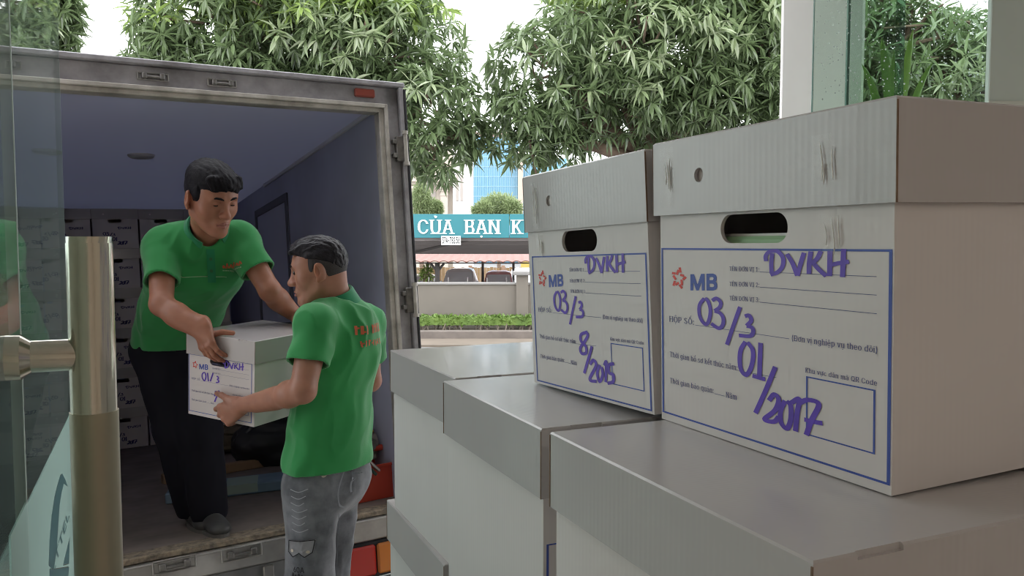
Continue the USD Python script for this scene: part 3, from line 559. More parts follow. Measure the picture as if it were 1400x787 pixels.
def surface_nets(F, lo, h):
    I = F < 0; n = np.array(F.shape)
    any_, all_ = np.zeros(n - 1, bool), np.ones(n - 1, bool)
    for a, b, c in np.ndindex(2, 2, 2): q = I[a:n[0] - 1 + a, b:n[1] - 1 + b, c:n[2] - 1 + c]; any_ |= q; all_ &= q
    cells = np.argwhere(any_ & ~all_); idx = np.full(n - 1, -1, np.int32); idx[tuple(cells.T)] = np.arange(len(cells))
    val = {o: F[cells[:, 0] + o[0], cells[:, 1] + o[1], cells[:, 2] + o[2]].astype(float) for o in np.ndindex(2, 2, 2)}
    acc, cnt = np.zeros((len(cells), 3)), np.zeros(len(cells))
    for o in np.ndindex(2, 2, 2):
        for ax in range(3):
            if o[ax]: continue
            o2 = tuple(1 if i == ax else o[i] for i in range(3)); a, b = val[o], val[o2]; m = (a < 0) != (b < 0); t = np.where(m, a / np.where(a == b, 1, a - b), 0)
            p = np.array(o, float) + np.eye(3)[ax] * t[:, None]; acc += p * m[:, None]; cnt += m
    v = lo + (cells + acc / cnt[:, None]) * h; quads = []
    for ax in range(3):
        u, w = (ax + 1) % 3, (ax + 2) % 3; sl = [slice(None)] * 3; sl2 = [slice(None)] * 3; sl[ax] = slice(0, -1); sl2[ax] = slice(1, None)
        e = np.argwhere(I[tuple(sl)] != I[tuple(sl2)]); e = e[(e[:, u] > 0) & (e[:, w] > 0) & (e[:, u] < n[u] - 1) & (e[:, w] < n[w] - 1)]
        inside = I[tuple(e.T)]; d = np.zeros((4, 3), int); d[1, u] = d[2, u] = -1; d[2, w] = d[3, w] = -1
        q = np.stack([idx[tuple((e + k).T)] for k in d], 1); q[~inside] = q[~inside][:, ::-1]; quads.append(q)
    q = np.vstack(quads); q = q[(q >= 0).all(1)]
    return tm(v, np.vstack([q[:, [0, 2, 1]], q[:, [0, 3, 2]]]))

def skin_material(name, base, lips):
    nodes = {'tc': ('texture_coordinate', {}), 'n': ('noise_texture', {'scale': 30.0, 'detail': 4.0}), 'r': ('rgb_ramp', {'ramp': [(.3, tuple(np.array(base) * (.86, .82, .8))), (.7, base)]}), 'n2': ('noise_texture', {'scale': 220.0, 'detail': 2.0}), 'b': ('bump', {'strength': .12, 'distance': .001}),
             'p': ('principled_bsdf', {'roughness': .45, 'subsurface_weight': .12, 'subsurface_radius': (1, .3, .15), 'subsurface_scale': .008, 'specular_ior_level': .45})}
    MAT[name] = usdkit.material(stage, '/World/Looks/' + name, nodes, [('tc.object', 'n.vector'), ('n.fac', 'r.fac'), ('r.color', 'p.base_color'), ('tc.object', 'n2.vector'), ('n2.fac', 'b.height'), ('b.normal', 'p.normal')], surface='p.BSDF'); return MAT[name]
def cloth_material(name, col, col2, rough=.85, weave=900.0, scale=7.0, sheen=.25):
    nodes = {'tc': ('texture_coordinate', {}), 'n': ('noise_texture', {'scale': scale, 'detail': 5.0, 'roughness': .6}), 'r': ('rgb_ramp', {'ramp': [(.35, col2), (.65, col)]}), 'n2': ('noise_texture', {'scale': weave, 'detail': 1.0}), 'b': ('bump', {'strength': .25, 'distance': .0008}),
             'p': ('principled_bsdf', {'roughness': rough, 'sheen_weight': sheen, 'specular_ior_level': .25})}
    MAT[name] = usdkit.material(stage, '/World/Looks/' + name, nodes, [('tc.object', 'n.vector'), ('n.fac', 'r.fac'), ('r.color', 'p.base_color'), ('tc.object', 'n2.vector'), ('n2.fac', 'b.height'), ('b.normal', 'p.normal')], surface='p.BSDF'); return MAT[name]
skin1 = skin_material('tanned_skin', (.33, .145, .09), None); skin2 = skin_material('light_brown_skin', (.34, .16, .105), None)
lip_skin = mat('lip_skin', (.27, .10, .08), .45); hair_m = mat('black_hair', (.010, .009, .012), .55, var=.3, scale=60, bump=.3, bscale=160, spec=.10); glossy_hair = mat('combed_black_hair', (.012, .010, .014), .42, var=.3, scale=60, bump=.4, bscale=160, spec=.22); fade_m = mat('cropped_black_hair', (.032, .026, .027), .7, var=.4, scale=180)
eye_w = mat('eye_white', (.42, .37, .34), .3); iris_m = mat('dark_iris', (.02, .012, .01), .1)
polo = cloth_material('green_polo_cloth', (.032, .265, .075), (.026, .225, .062)); rib = cloth_material('green_rib_knit', (.016, .21, .09), (.013, .18, .075), weave=500.)
navy = cloth_material('navy_trouser_cloth', (.007, .007, .013), (.005, .005, .010), sheen=0.0); denim = cloth_material('washed_grey_denim', (.185, .19, .21), (.07, .075, .085), weave=700., scale=9.)
shoe_m = mat('dark_grey_shoe', (.06, .06, .06), .5, var=.3, scale=20); sole_m = mat('shoe_sole', (.12, .115, .11), .7); button_m = mat('green_button', (.02, .12, .04), .3)
orange_ink = mat('orange_shirt_print', (.45, .10, .04), .8); pale_thread = mat('pale_green_piping', (.30, .48, .30), .8); metal_b = mat('brass_rivet', (.55, .5, .42), .35, metal=1.0); black_ink = mat('black_jean_print', (.02, .02, .025), .8); seam_m = mat('pale_seam_thread', (.21, .22, .25), .8)

def hand_ops(b, W, D, S, N, curls, thumb, scale=1.0, spread=.06, splay=None):
    """A hand rooted at the wrist W: D towards the knuckles, S towards the thumb, N out of its back; curls: per finger the three bends (index first); thumb: three points."""
    W, D = np.asarray(W, float), unit(D); S = unit(np.asarray(S, float) - D * (np.asarray(S, float) @ D)); N = unit(N - D * (N @ D) - S * (N @ S)); sc = scale
    offs = (.031, .0105, -.0105, -.030); lens = (.068, .076, .071, .056); kn = []
    for i, o in enumerate(offs):
        K = W + D * ((.088, .092, .088, .080)[i]) * sc + S * o * sc + N * (.002, .004, .003, 0)[i]; kn.append(K)
        b.cone(W + S * o * .55 * sc + D * .006, K, .0165 * sc, .0115 * sc, .012)
        d = unit(D + S * (1.5 - i) * spread); p = K; ax = np.cross(d, -N)
        for j, fr in enumerate((.46, .31, .23)):
            a = curls[i][j]; c_, s_ = math.cos(a), math.sin(a); nn = unit(np.cross(ax, d)); d = unit(d * c_ + nn * s_); q = p + d * lens[i] * fr * sc
            b.cone(p, q, (.0098, .0088, .0080)[j] * sc, (.0088, .0080, .0072)[j] * sc, .003 if j else .006); p = q
    b.cone(W + D * .03 * sc, W + D * .06 * sc + S * .012 * sc, .019 * sc, .015 * sc, .015)
    t0 = W + D * .022 * sc + S * .024 * sc; b.cone(t0, thumb[0], .0155 * sc, .0125 * sc, .012); b.cone(thumb[0], thumb[1], .0112 * sc, .0100 * sc, .004); b.cone(thumb[1], thumb[2], .0100 * sc, .0082 * sc, .003)
    return kn

class Scaled:
    """Adds to a body with every radius and blend scaled."""
    def __init__(s, b, sc): s.b, s.sc = b, sc
    def cone(s, a, b, r1, r2, k, mode='u'): s.b.cone(a, b, r1 * s.sc, r2 * s.sc, k * s.sc, mode); return s
    def ball(s, c, r, k, mode='u'): s.b.ball(c, r * s.sc, k * s.sc, mode); return s
    def ell(s, c, r, R, k, mode='u'): s.b.ell(c, np.array(r) * s.sc, R, k * s.sc, mode); return s
def head_ops(b, c, R, sc=1.0):
    """Adds the head to the skin; the head frame is R (columns: forward, left, up) about c."""
    L = lambda x, y, z: c + R @ V(x, y, z) * sc; b = Scaled(b, sc)
    b.ell(L(-.006, 0, .022), (.088, .077, .092), R, .02); b.ell(L(.028, 0, -.035), (.060, .060, .082), R, .03); b.ell(L(.045, 0, .03), (.047, .062, .055), R, .03)
    for s in (-1, 1):
        b.cone(L(-.005, s * .053, -.055), L(.062, s * .018, -.103), .017, .016, .03); b.ball(L(.052, s * .043, -.028), .022, .03)
        b.cone(L(.078, s * .040, .024), L(.089, s * .012, .022), .010, .010, .012)
        b.ell(L(.098, s * .0325, .004), (.017, .019, .012), R, .014, 's'); b.ell(L(.0735, s * .0325, .003), (.0135, .0155, .0125), R, .005)
        b.ball(L(.098, s * .0125, -.036), .0088, .008)
        Re = R @ euler(s * .5, 0, 0.22)
        b.ell(L(-.012, s * .083, -.006), (.021, .0095, .033), Re, .006); b.ell(L(-.004, s * .0925, -.002), (.011, .0045, .019), Re, .006, 's'); b.ell(L(-.004, s * .083, -.034), (.010, .006, .010), Re, .006)
    b.ball(L(.074, 0, -.104), .020, .022)
    b.cone(L(.087, 0, .012), L(.106, 0, -.028), .0085, .0105, .014); b.ball(L(.1105, 0, -.034), .0115, .01)
    b.ell(L(.083, 0, -.066), (.016, .027, .016), R, .018); b.cone(L(.091, -.018, -.0715), L(.091, .018, -.0715), .0035, .0035, .004, 's')
    return L
def face_parts(person, c, R, closed=False, sc=1.0):
    L = lambda x, y, z: c + R @ V(x, y, z) * sc
    for s in (-1, 1):
        if not closed:
            e = obj('eye', move(to_tm(m3.Manifold.sphere(1, 24)), R @ np.diag([.0112, .0135, .0075]), L(.0775, s * .0325, .0015)), eye_w, person, smooth=True)
            obj('iris', move(to_tm(m3.Manifold.sphere(1, 20)), R @ np.diag([.0075, .0090, .0072]), L(.0822, s * .0368, .0012)), iris_m, e, smooth=True)
        obj('eyelash', tube([L(.078, s * .020, .002), L(.0868, s * .027, .0045 - .006 * closed), L(.0868, s * .036, .0045 - .006 * closed), L(.0775, s * .046, .001)], .0017, 6), hair_m, person, smooth=True)
        obj('eyebrow', tube([L(.0985, s * .012, .0215), L(.0985, s * .024, .0265), L(.0925, s * .036, .0275), L(.079, s * .050, .0215)], [.0026 * sc, .0042 * sc, .0038 * sc, .0018 * sc], 8), hair_m, person, smooth=True)
    lips = Body(); ls = Scaled(lips, sc); ls.cone(L(.0905, -.021, -.0675), L(.0985, -.004, -.0648), .0030, .0048, .004).cone(L(.0905, .021, -.0675), L(.0985, .004, -.0648), .0030, .0048, .004).cone(L(.0900, -.018, -.0748), L(.0968, 0, -.0775), .0032, .0056, .004).cone(L(.0900, .018, -.0748), L(.0968, 0, -.0775), .0032, .0056, .004)
    obj('lips', lips.mesh(.0016, 4), lip_skin, person, smooth=True)
def folds(amp, seed, along=(0, 0, 1), freq=9., stretch=.3, ridge=.8):
    """Cloth folds: rounded ridges drawn out along a direction."""
    al = unit(along)
    def f(p):
        q = p - (p @ al)[..., None] * al * (1 - stretch); w = q * freq + .5 * np.stack([meshkit.noise(p * 7, seed + 3), meshkit.noise(p * 7, seed + 4), meshkit.noise(p * 7, seed + 5)], -1)
        n = meshkit.noise(w, seed) - .5; r = .5 - 2 * np.abs(meshkit.noise(w * 1.7 + 5, seed + 9) - .5); return -amp * (n * 1.1 + ridge * r * (.35 + meshkit.noise(p * 4, seed + 7)))
    return f
def collar_mesh(c, up, fwd, r=(.060, .064), R0=.088, hgt=.036, tip=.045, gap=.35, n=48, low=-.004):
    """A turned-down collar around the neck: band, fold and flap, open at the front."""
    up = unit(up); fwd = unit(fwd - up * (fwd @ up)); lf = np.cross(up, fwd); th = np.linspace(gap, 2 * np.pi - gap, n); P = []
    for t in th:
        w = max(0, 1 - min(t - gap, 2 * np.pi - gap - t) / 1.1); d = math.cos(t) * fwd + math.sin(t) * lf; e = lambda a: a * (1 + .10 * math.cos(t))
        z0, zt, zo = -.012 - .03 * w, hgt - .03 * w, low - tip * w
        prof = [(e(r[0] - .001), z0), (e(r[0]), zt), (e(r[1] + .002), zt + .004), (e(r[1] + .006), zt), (e(R0 + .008 * w), zo), (e(R0 - .004 + .008 * w), zo - .001), (e(r[1] + .001), zt - .006), (e(r[1] - .001), z0)]
        P.append([c + d * a + up * z for a, z in prof])
    P = np.array(P); m = P.shape[1]; v = P.reshape(-1, 3); f = []
    for i in range(n - 1):
        for j in range(m): a, a2 = i * m + j, i * m + (j + 1) % m; f += [(a, a + m, a2 + m), (a, a2 + m, a2)]
    for o, rev in ((0, 1), ((n - 1) * m, 0)):
        for j in range(1, m - 1): f.append((o, o + j, o + j + 1) if rev else (o, o + j + 1, o + j))
    return tm(v, f)
def shirt_print(person, name, shape, origin, ex, ey, nrm, body, m, lift=.002):
    """Print on the cloth: the flat letters are laid onto the garment's own surface, marching along -nrm; edge stitches lie just above it."""
    v2 = []; fs = []; n = 0
    for p in polys(shape):
        v, f = trimesh.creation.triangulate_polygon(p, engine='earcut'); v2.append(v); fs.append(f + n); n += len(v)
    v2, fs = trimesh.remesh.subdivide_to_size(np.c_[np.vstack(v2), np.zeros(n)], np.vstack(fs), .011); fs = [fs]; P = origin + v2[:, :1] * ex + v2[:, 1:2] * ey; w = np.cross(ex, ey); w = unit(w if w @ nrm > 0 else -w)
    P = P + w * .25; d = np.zeros(len(P))
    for _ in range(90):
        g = body.value((P - w * d[:, None])[None], None)[0]; d = np.where(d < .5, d + np.clip(g, -.002, .02) * .7, d)
    hit = d < .45; d = np.where(hit, d, np.median(d[hit]) if hit.any() else .25)
    Q = P - w * (d - lift)[:, None]; F = np.vstack(fs); e = np.max([np.linalg.norm(Q[F[:, i]] - Q[F[:, i - 1]], axis=1) for i in range(3)], 0)
    return obj(name, tm(Q, F[e < .024]), m, person)
def sleeve_fn(a, b, r1, r2, wall=.010, seed=1):
    """A sleeve from the shoulder a to its hem at b, hollow at the hem."""
    a, b = np.asarray(a, float), np.asarray(b, float); ba = b - a; L = np.linalg.norm(ba); ax = ba / L
    def fn(p):
        p = p + .016 * (np.stack([meshkit.noise(p * 16, seed), meshkit.noise(p * 16, seed + 1), meshkit.noise(p * 16, seed + 2)], -1) - .5)
        h = (p - a) @ ax; t = np.clip(h / L, 0, 1.3); d = np.linalg.norm(p - a - np.clip(h, 0, None)[..., None] * ax, axis=-1); rr = r1 + (r2 - r1) * t
        o = np.maximum(d - rr, h - L); inn = np.maximum(d - (rr - wall), L - .028 - h); return np.maximum(o, -inn)
    return fn, (a + b) / 2, L / 2 + max(r1, r2)
def shoe(person, ankle, toe_dir, floor_n, sole_p, length=.27):
    d = unit(toe_dir - floor_n * (toe_dir @ floor_n)); s = np.cross(floor_n, d); o = sole_p
    b = Body(); P = lambda f, l, u: o + d * f + s * l + floor_n * u
    b.ell(P(-.03, 0, .045), (.055, .036, .045), np.stack([d, s, floor_n], 1), .02); b.cone(P(-.02, 0, .05), P(-.03, 0, .10), .04, .042, .02); b.ell(P(.07, 0, .035), (.10, .042, .038), np.stack([d, s, floor_n], 1), .03); b.ell(P(.145, 0, .026), (.05, .042, .027), np.stack([d, s, floor_n], 1), .02); b.cut(o + floor_n * .012, -floor_n)
    sh = obj('shoe', b.mesh(.006), shoe_m, person, smooth=True)
    pts = [P(.055 + .14 * math.cos(t), .045 * math.sin(t) * (1 + .12 * math.cos(t)), u) for u in (0, .014) for t in np.linspace(0, 2 * np.pi, 28)[:-1]]
    obj('sole', m3.Manifold.hull_points(np.array(pts)), sole_m, sh); 
    for k in range(3): obj('lace', tube([P(.05 + .022 * k, -.02, .068 - .008 * k), P(.053 + .022 * k, 0, .078 - .009 * k), P(.05 + .022 * k, .02, .068 - .008 * k)], .0025, 6), seam_m, sh)

def orient(f, u):
    f = unit(f); u = unit(np.asarray(u, float) - f * (f @ u)); return np.stack([f, np.cross(u, f), u], 1)

# ---------------------------------------------------------------- the man in the truck
def man_in_truck():
    per = thing('person', 'man in a green polo shirt and dark trousers bending forward in the truck', 'person')
    n_fl = TR[:, 2]
    f1 = unit(V(.34, -.94, 0)); l1 = V(-f1[1], f1[0], 0)                 # his front and his left
    neck = at(283, 318, 2.93); chest = at(268, 365, 3.0); waist = at(247, 425, 3.12); pel = at(236, 470, 3.2)
    sR, sL = at(222, 337, 2.90), at(328, 328, 2.99); eR, eL = at(221, 416, 2.76), at(369, 397, 2.93); wR, wL = at(279, 456, 2.70), at(398, 428, 3.07)
    hc = at(289, 270, 2.80); hf = unit(V(.74, -.58, -.34)); HR = orient(hf, V(.02, -.1, 1)); b = Body()
    L = head_ops(b, hc, HR)
    b.cone(L(-.022, 0, -.055), neck + V(0, 0, .005), .053, .057, .03)
    b.etube(neck + (chest - neck) * .45, chest, l1, l1, (.11, .07), (.15, .095), .03); b.etube(chest, waist, l1, l1, (.155, .10), (.135, .09), .04); b.etube(waist, pel, l1, l1, (.135, .09), (.14, .095), .04)
    for s_, e_, w_ in ((sR, eR, wR), (sL, eL, wL)):
        b.cone(neck + (s_ - neck) * .5 + V(0, 0, -.02), s_, .042, .048, .02); b.cone(s_, e_, .050, .039, .02); b.cone(e_, e_ + (w_ - e_) * .35, .040, .041, .015); b.cone(e_ + (w_ - e_) * .35, w_, .041, .0265, .015)
    # right hand: on the left end of the printed face, thumb over the lid, fingers down the front towards the hand hole
    bxw, bnw = RH[:, 0], -RH[:, 1]; top = RH[:, 2]                         # box: along the print, out of the print, up
    P = lambda x, y, z: OH + RH @ V(x, y, z)
    K = P(.122, -.030, .262); D = unit(K - wR); Nb = unit(bnw + top * .1)
    hand_ops(b, K - D * .088, D, unit(top + bxw * .45), Nb, [(.30, .5, .4)] * 2 + [(.35, .55, .4), (.4, .6, .4)], [P(.118, -.016, .296), P(.152, .006, .3085), P(.186, .022, .307)], 1.02, .05)
    b.cone(e_R := eR + (wR - eR) * .5, K - D * .085, .036, .027, .02)
    # left hand: laid over the far right corner of the lid
    K2 = P(.232, .345, .316); D2 = unit(K2 - wL + V(0, 0, -.0)); D2 = unit(V(.10, -.98, -.2) * .3 + bxw * .8 - RH[:, 1] * .35)
    W2 = K2 - D2 * .085
    b.cone(eL + (wL - eL) * .5, W2, .035, .026, .02)
    hand_ops(b, W2, D2, unit(-RH[:, 1] - bxw * .2), unit(top), [(.12, .25, .2), (.12, .25, .2), (.15, .3, .2), (.2, .35, .25)], [W2 + D2 * .05 - RH[:, 1] * .045 + top * -.004, W2 + D2 * .08 - RH[:, 1] * .055 + top * -.006, W2 + D2 * .105 - RH[:, 1] * .058 + top * -.006], 1.0, .07)
    skin = b.mesh(.0034); obj('body', skin, skin1, per, smooth=True, label='bare head, neck, arms and hands')
    face_parts(per, hc, HR, closed=True)
    hb = Body(); hb.ell(L(-.010, 0, .030), (.096, .083, .093), HR, .02); hb.ell(L(.05, .008, .068), (.052, .064, .038), HR, .03); hb.ell(L(-.02, 0, .075), (.085, .072, .055), HR, .03)
    for s in (-1, 1): hb.ell(L(.026, s * .073, .022), (.015, .009, .024), HR, .01)
    for k in range(9):
        y = -.055 + .0135 * k; hb.cone(L(.07, y, .088), L(.102 - abs(y) * .35, y + .006, .056 + .006 * ((k * 5) % 3)), .013, .006, .006)
    hb.ell(L(.085, 0, -.03), (.075, .075, .082), HR, .006, 's'); hb.ell(L(.02, 0, -.10), (.12, .12, .075), HR, .008, 's')
    for s in (-1, 1): hb.ell(L(-.008, s * .092, -.010), (.026, .02, .034), HR, .006, 's')
    hb.disp = lambda p: .003 * (meshkit.fbm(((p - hc) @ HR) * V(40, 130, 40), 3, 5) - .5) * 2
    obj('hair', hb.mesh(.003), hair_m, per, smooth=True, label='short black hair with a ragged fringe')
    # polo shirt
    t = Body(); hem = pel + (pel - waist) * .1
    t.etube(neck + (chest - neck) * .50, chest, l1, l1, (.155, .092), (.165, .112), .05); t.etube(chest, waist, l1, l1, (.165, .115), (.148, .112), .05); t.etube(waist, hem, l1, l1, (.148, .112), (.158, .122), .04)
    for s_ in (sR, sL): t.cone(neck + (s_ - neck) * .45 + V(0, 0, -.012), s_, .056, .062, .06)
    nu = unit(L(-.02, 0, -.05) - neck); t.cone(neck + (chest - neck) * .45 - f1 * .01, neck - nu * .062, .085, .078, .05); t.nd = len(t.ops)
    for i_, (s_, e_, hemf) in enumerate(((sR, eR, .62), (sL, eL, .62))):
        fn, c_, r_ = sleeve_fn(s_, s_ + (e_ - s_) * hemf, .068, .064, seed=20 + i_ * 7); t.add(fn, c_, r_, .02)
    t.cone(neck - (L(-.02, 0, -.05) - neck) * .2, L(-.02, 0, -.05), .058, .060, .01, 's'); t.cone(neck + f1 * .05 - nu * .02, neck + f1 * .10 + nu * .05, .040, .05, .01, 's')
    t.disp = folds(.015, 3, (.45, .2, .9), 13.); t.cut(hem + V(0, 0, .016), V(0.0, .1, -1))
    sm = t; obj('polo_shirt', t.mesh(.0045), polo, per, smooth=True)
    nu = unit(L(-.02, 0, -.05) - neck); cm = collar_mesh(neck + nu * .022, nu, f1 + V(.22, 0, 0), r=(.061, .066), R0=.104, hgt=.036, tip=.06, gap=.50, low=-.030); obj('collar', cm, rib, per, smooth=40)
    # placket, buttons, chest print and the piping across the chest, laid on the shirt
    a0 = at(287, 338, 2.8); ex = unit(l1 + V(0, 0, -.05)); ey = unit(np.cross(l1, f1) * -1); ey = ey if ey[2] > 0 else -ey; ey = unit(V(-.10, .2, 1)); ex = unit(l1 - ey * (l1 @ ey))
    shirt_print(per, 'placket', shapely.box(-.014, -.10, .014, .012).difference(unary_union([])).segmentize(.006), a0 + V(0, 0, .0), ex, ey, f1, sm, rib, .0035)
    for k in range(2): shirt_print(per, 'button', shapely.Point(0, -.022 - .04 * k).buffer(.0055), a0, ex, ey, f1, sm, button_m, .006)
    lg = [shapely.Point(.004, .006).buffer(.005)] + [stroke_shape(s, .0042) for s in ([(.012, 0), (.016, .016), (.020, .002)], [(.024, .002), (.029, .012), (.034, .002)], [(.038, .0), (.040, .017)], [(.045, .002), (.050, .011), (.054, .001)], [(.058, 0), (.060, .014), (.066, .004)])]
    shirt_print(per, 'chest_emblem', unary_union(lg).segmentize(.003), at(304, 357, 2.8), ex, ey, f1, sm, orange_ink, .0032)
    shirt_print(per, 'chest_caption', unary_union([sbox(.006 * k, -.008, .006 * k + .004, -.004) for k in range(11)]).segmentize(.003), at(304, 357, 2.8), ex, ey, f1, sm, pale_thread, .0032)
    shirt_print(per, 'piping', shapely.box(-.072, -.0013, .085, .0013).segmentize(.006), at(275, 371, 2.8), ex, ey, f1, sm, pale_thread, .003)
    # trousers and shoes
    soleR = tkfloor(268, 716); soleL = tkfloor(287, 722); t = Body()
    hR, hL = pel + V(0, 0, -.02) - l1 * .070, pel + V(0, 0, -.02) + l1 * .070; aR, aL = soleR + n_fl * .09, soleL + n_fl * .09
    kR, kL = (hR + aR) / 2 + V(.03, -.06, .0), (hL + aL) / 2 + V(.03, -.07, 0)
    t.etube(waist + (pel - waist) * .45, pel + V(0, 0, -.03), l1, l1, (.125, .09), (.145, .105), .03)
    for h_, k_, a_ in ((hR, kR, aR), (hL, kL, aL)): t.cone(h_, k_, .086, .078, .04); t.cone(k_, a_ + V(0, 0, -.02), .080, .072, .03)
    t.disp = folds(.010, 8, (.2, 0, 1), 10.); t.cut(soleL + n_fl * .035, -n_fl)
    obj('trousers', t.mesh(.0065), navy, per, smooth=True); 
    bl_ = pel + (waist - pel) * .3
    for a_, s_ in ((aR, soleR), (aL, soleL)): shoe(per, a_, V(.55, -.75, 0), n_fl, s_)
    return per
man_in_truck()

# ---------------------------------------------------------------- the man in jeans
def man_in_jeans():
    per = thing('person', 'man in a green polo shirt and washed grey jeans standing beside the truck', 'person')
    f = unit(V(-.93, .37, 0)); l = V(-f[1], f[0], 0)                      # his front (to the left of the picture) and his left (towards us)
    mid = at(464, 440, 2.68); sL, sR = at(432, 443, 2.515), at(500, 441, 2.85); neck = at(461, 420, 2.685)
    chest = at(464, 485, 2.68); waist = at(455, 575, 2.67); pel = at(448, 645, 2.67)
    eL, wL = at(414, 533, 2.415), at(354, 551, 2.585); eR, wR = at(506, 520, 2.93), V(-.80, 3.06, 1.08)
    hc = at(438, 369, 2.655); hf = unit(V(-.985, -.06, -.13)); HR = orient(hf, V(0, .02, 1)); HS = .94; b = Body(); L = head_ops(b, hc, HR, HS)
    b.cone(L(-.022, 0, -.05), neck + V(0, 0, -.01), .052, .057, .03); b.cone(L(-.045, 0, -.03), neck + V(.002, 0, .0), .030, .042, .03)
    b.etube(neck + (chest - neck) * .42, chest, l, l, (.11, .07), (.145, .09), .03); b.etube(chest, waist, l, l, (.15, .095), (.13, .09), .04); b.etube(waist, pel, l, l, (.13, .09), (.14, .095), .04)
    for s_, e_, w_ in ((sR, eR, wR), (sL, eL, wL)):
        b.cone(neck + (s_ - neck) * .5 + V(0, 0, -.02), s_, .042, .048, .02); b.cone(s_, e_, .050, .040, .02); b.cone(e_, e_ + (w_ - e_) * .3, .041, .0415, .015); b.cone(e_ + (w_ - e_) * .3, w_, .0415, .0265, .015)
    P = lambda x, y, z: OH + RH @ V(x, y, z); bxw, bn, top = RH[:, 0], -RH[:, 1], RH[:, 2]
    # left hand: palm to the lower right corner of the printed face, thumb along it, fingers curled under the edge
    K = P(.190, -.026, .055); D = unit(K - wL); Sd = unit(top * 1.0 - bxw * .25)
    W_ = K - D * .088; b.cone(eL + (wL - eL) * .6, W_, .033, .0265, .02)
    hand_ops(b, W_, unit(D * .9 - top * .3), Sd, unit(bn + bxw * .15), [(.25, .55, .5), (.5, 1.0, .8), (.75, 1.15, .8), (.95, 1.2, .8)], [P(.218, -.034, .092), P(.184, -.026, .098), P(.152, -.016, .098)], 1.04, .05)
    # right hand: under the far right corner
    K2 = P(.318, .26, .03); D2 = unit(K2 - wR); hand_ops(b, K2 - D2 * .088, D2, unit(top), unit(bxw), [(.3, .5, .4)] * 4, [P(.322, .20, .10), P(.318, .17, .115), P(.316, .14, .12)], 1.0); b.cone(eR + (wR - eR) * .6, K2 - D2 * .088, .033, .027, .02)
    obj('body', b.mesh(.0034), skin2, per, smooth=True, label='bare head, neck, arms and hands'); face_parts(per, hc, HR, sc=HS)
    fd = Body(); fd.ell(L(-.0075, 0, .021), (.0848, .0752, .0885), HR, .01)
    zl = lambda x: np.interp(x, [-.12, -.095, -.06, -.035, -.02, .004, .014, .03, .042, .056, .075, .1], [-.085, -.085, -.078, -.030, .018, .022, -.004, -.006, .018, .052, .066, .08])
    class Trimmed(Body):
        def value(s, p, c=None, h=0.): g = Body.value(s, p, c, h); q = (p - hc) @ HR / HS; return np.maximum(g, (s.line(q[..., 0]) - q[..., 2]) * .7)
    fd.__class__ = Trimmed; fd.line = zl; obj('hair_fade', fd.mesh(.003), fade_m, per, smooth=True, label='closely cropped sides of the hair')
    hb = Body(); hb.ell(L(-.008, 0, .034), (.0885, .0775, .084), HR, .02); hb.ell(L(.036, 0, .084), (.046, .053, .032), HR, .03)
    for k in range(34):
        y = -.052 + .104 * ((k * 7) % 34) / 33; x = .072 - .024 * ((k * 5) % 6); hb.cone(L(x + .012, y, .098 - abs(y) * .5 - max(0, -x) * .25), L(x - .022, y * 1.05, .113 - abs(y) * .55 - max(0, -x - .01) * .55 + .003 * ((k * 3) % 3)), .009, .004, .012)
    hb.__class__ = Trimmed; hb.line = lambda x: np.interp(x, [-.12, -.09, -.05, 0, .03, .05, .07, .1], [-.015, -.010, .022, .040, .044, .052, .062, .066]); hb.disp = lambda p: .0045 * (meshkit.fbm(((p - hc) @ HR) * V(50, 170, 60), 3, 5) - .5) * 2
    obj('hair', hb.mesh(.003), glossy_hair, per, smooth=True, label='black hair combed up on top')
    # polo
    t = Body(); hem = at(450, 631, 2.67)
    t.etube(neck + (chest - neck) * .50, chest, l, l, (.15, .098), (.160, .116), .05); t.etube(chest, waist, l, l, (.160, .116), (.156, .120), .05); t.etube(waist, hem, l, l, (.156, .120), (.170, .131), .04); t.etube(hem, hem + V(0, 0, -.06), l, l, (.170, .131), (.170, .131), .03)
    t.cone(mid - f * .05 - V(0, 0, .02), chest - f * .045, .080, .080, .05)
    for s_ in (sL, sR): t.cone(neck + (s_ - neck) * .45 - V(0, 0, .012), s_, .056, .062, .06)
    nu = unit(L(-.03, 0, -.04) - neck); t.cone(neck + (chest - neck) * .42, neck - nu * .06, .085, .078, .05); t.nd = len(t.ops)
    for i_, (s_, e_, hf_) in enumerate(((sL, eL, .62), (sR, eR, .62))):
        fn, c_, r_ = sleeve_fn(s_, s_ + (e_ - s_) * hf_, .063, .064, seed=50 + 7 * i_); t.add(fn, c_, r_, .02)
    t.cone(neck - (L(-.03, 0, -.05) - neck) * .2, L(-.03, 0, -.05), .060, .060, .01, 's'); t.disp = folds(.017, 13, (.25, .1, .95), 13.); t.cut(hem, V(.02, .0, -1))
    sm = t; obj('polo_shirt', t.mesh(.0045), polo, per, smooth=True)
    nu = unit(L(-.03, 0, -.04) - neck); obj('collar', collar_mesh(neck + nu * .020, nu, f, r=(.062, .067), R0=.094, hgt=.036, gap=.34, low=-.022), rib, per, smooth=40)
    # print on the back: two short lines of orange letters
    ex = unit(-l * -1.0); ex = unit(-l); ey = V(0, 0, 1); o = mid - f * .15 + V(0, 0, -.035)
    nrm = -f; r_ = np.random.default_rng(4); bar = lambda x, y, w, h: sbox(x, y, x + w, y + h)
    g1 = unary_union([bar(.019 * k + (.012 if k > 2 else 0), .003 * r_.random(), .0095, .028 + .004 * r_.random()) for k in range(7)] + [bar(.019 * k + (.012 if k > 2 else 0), .022 * r_.random(), .016, .0055) for k in (0, 1, 3, 4, 6)])
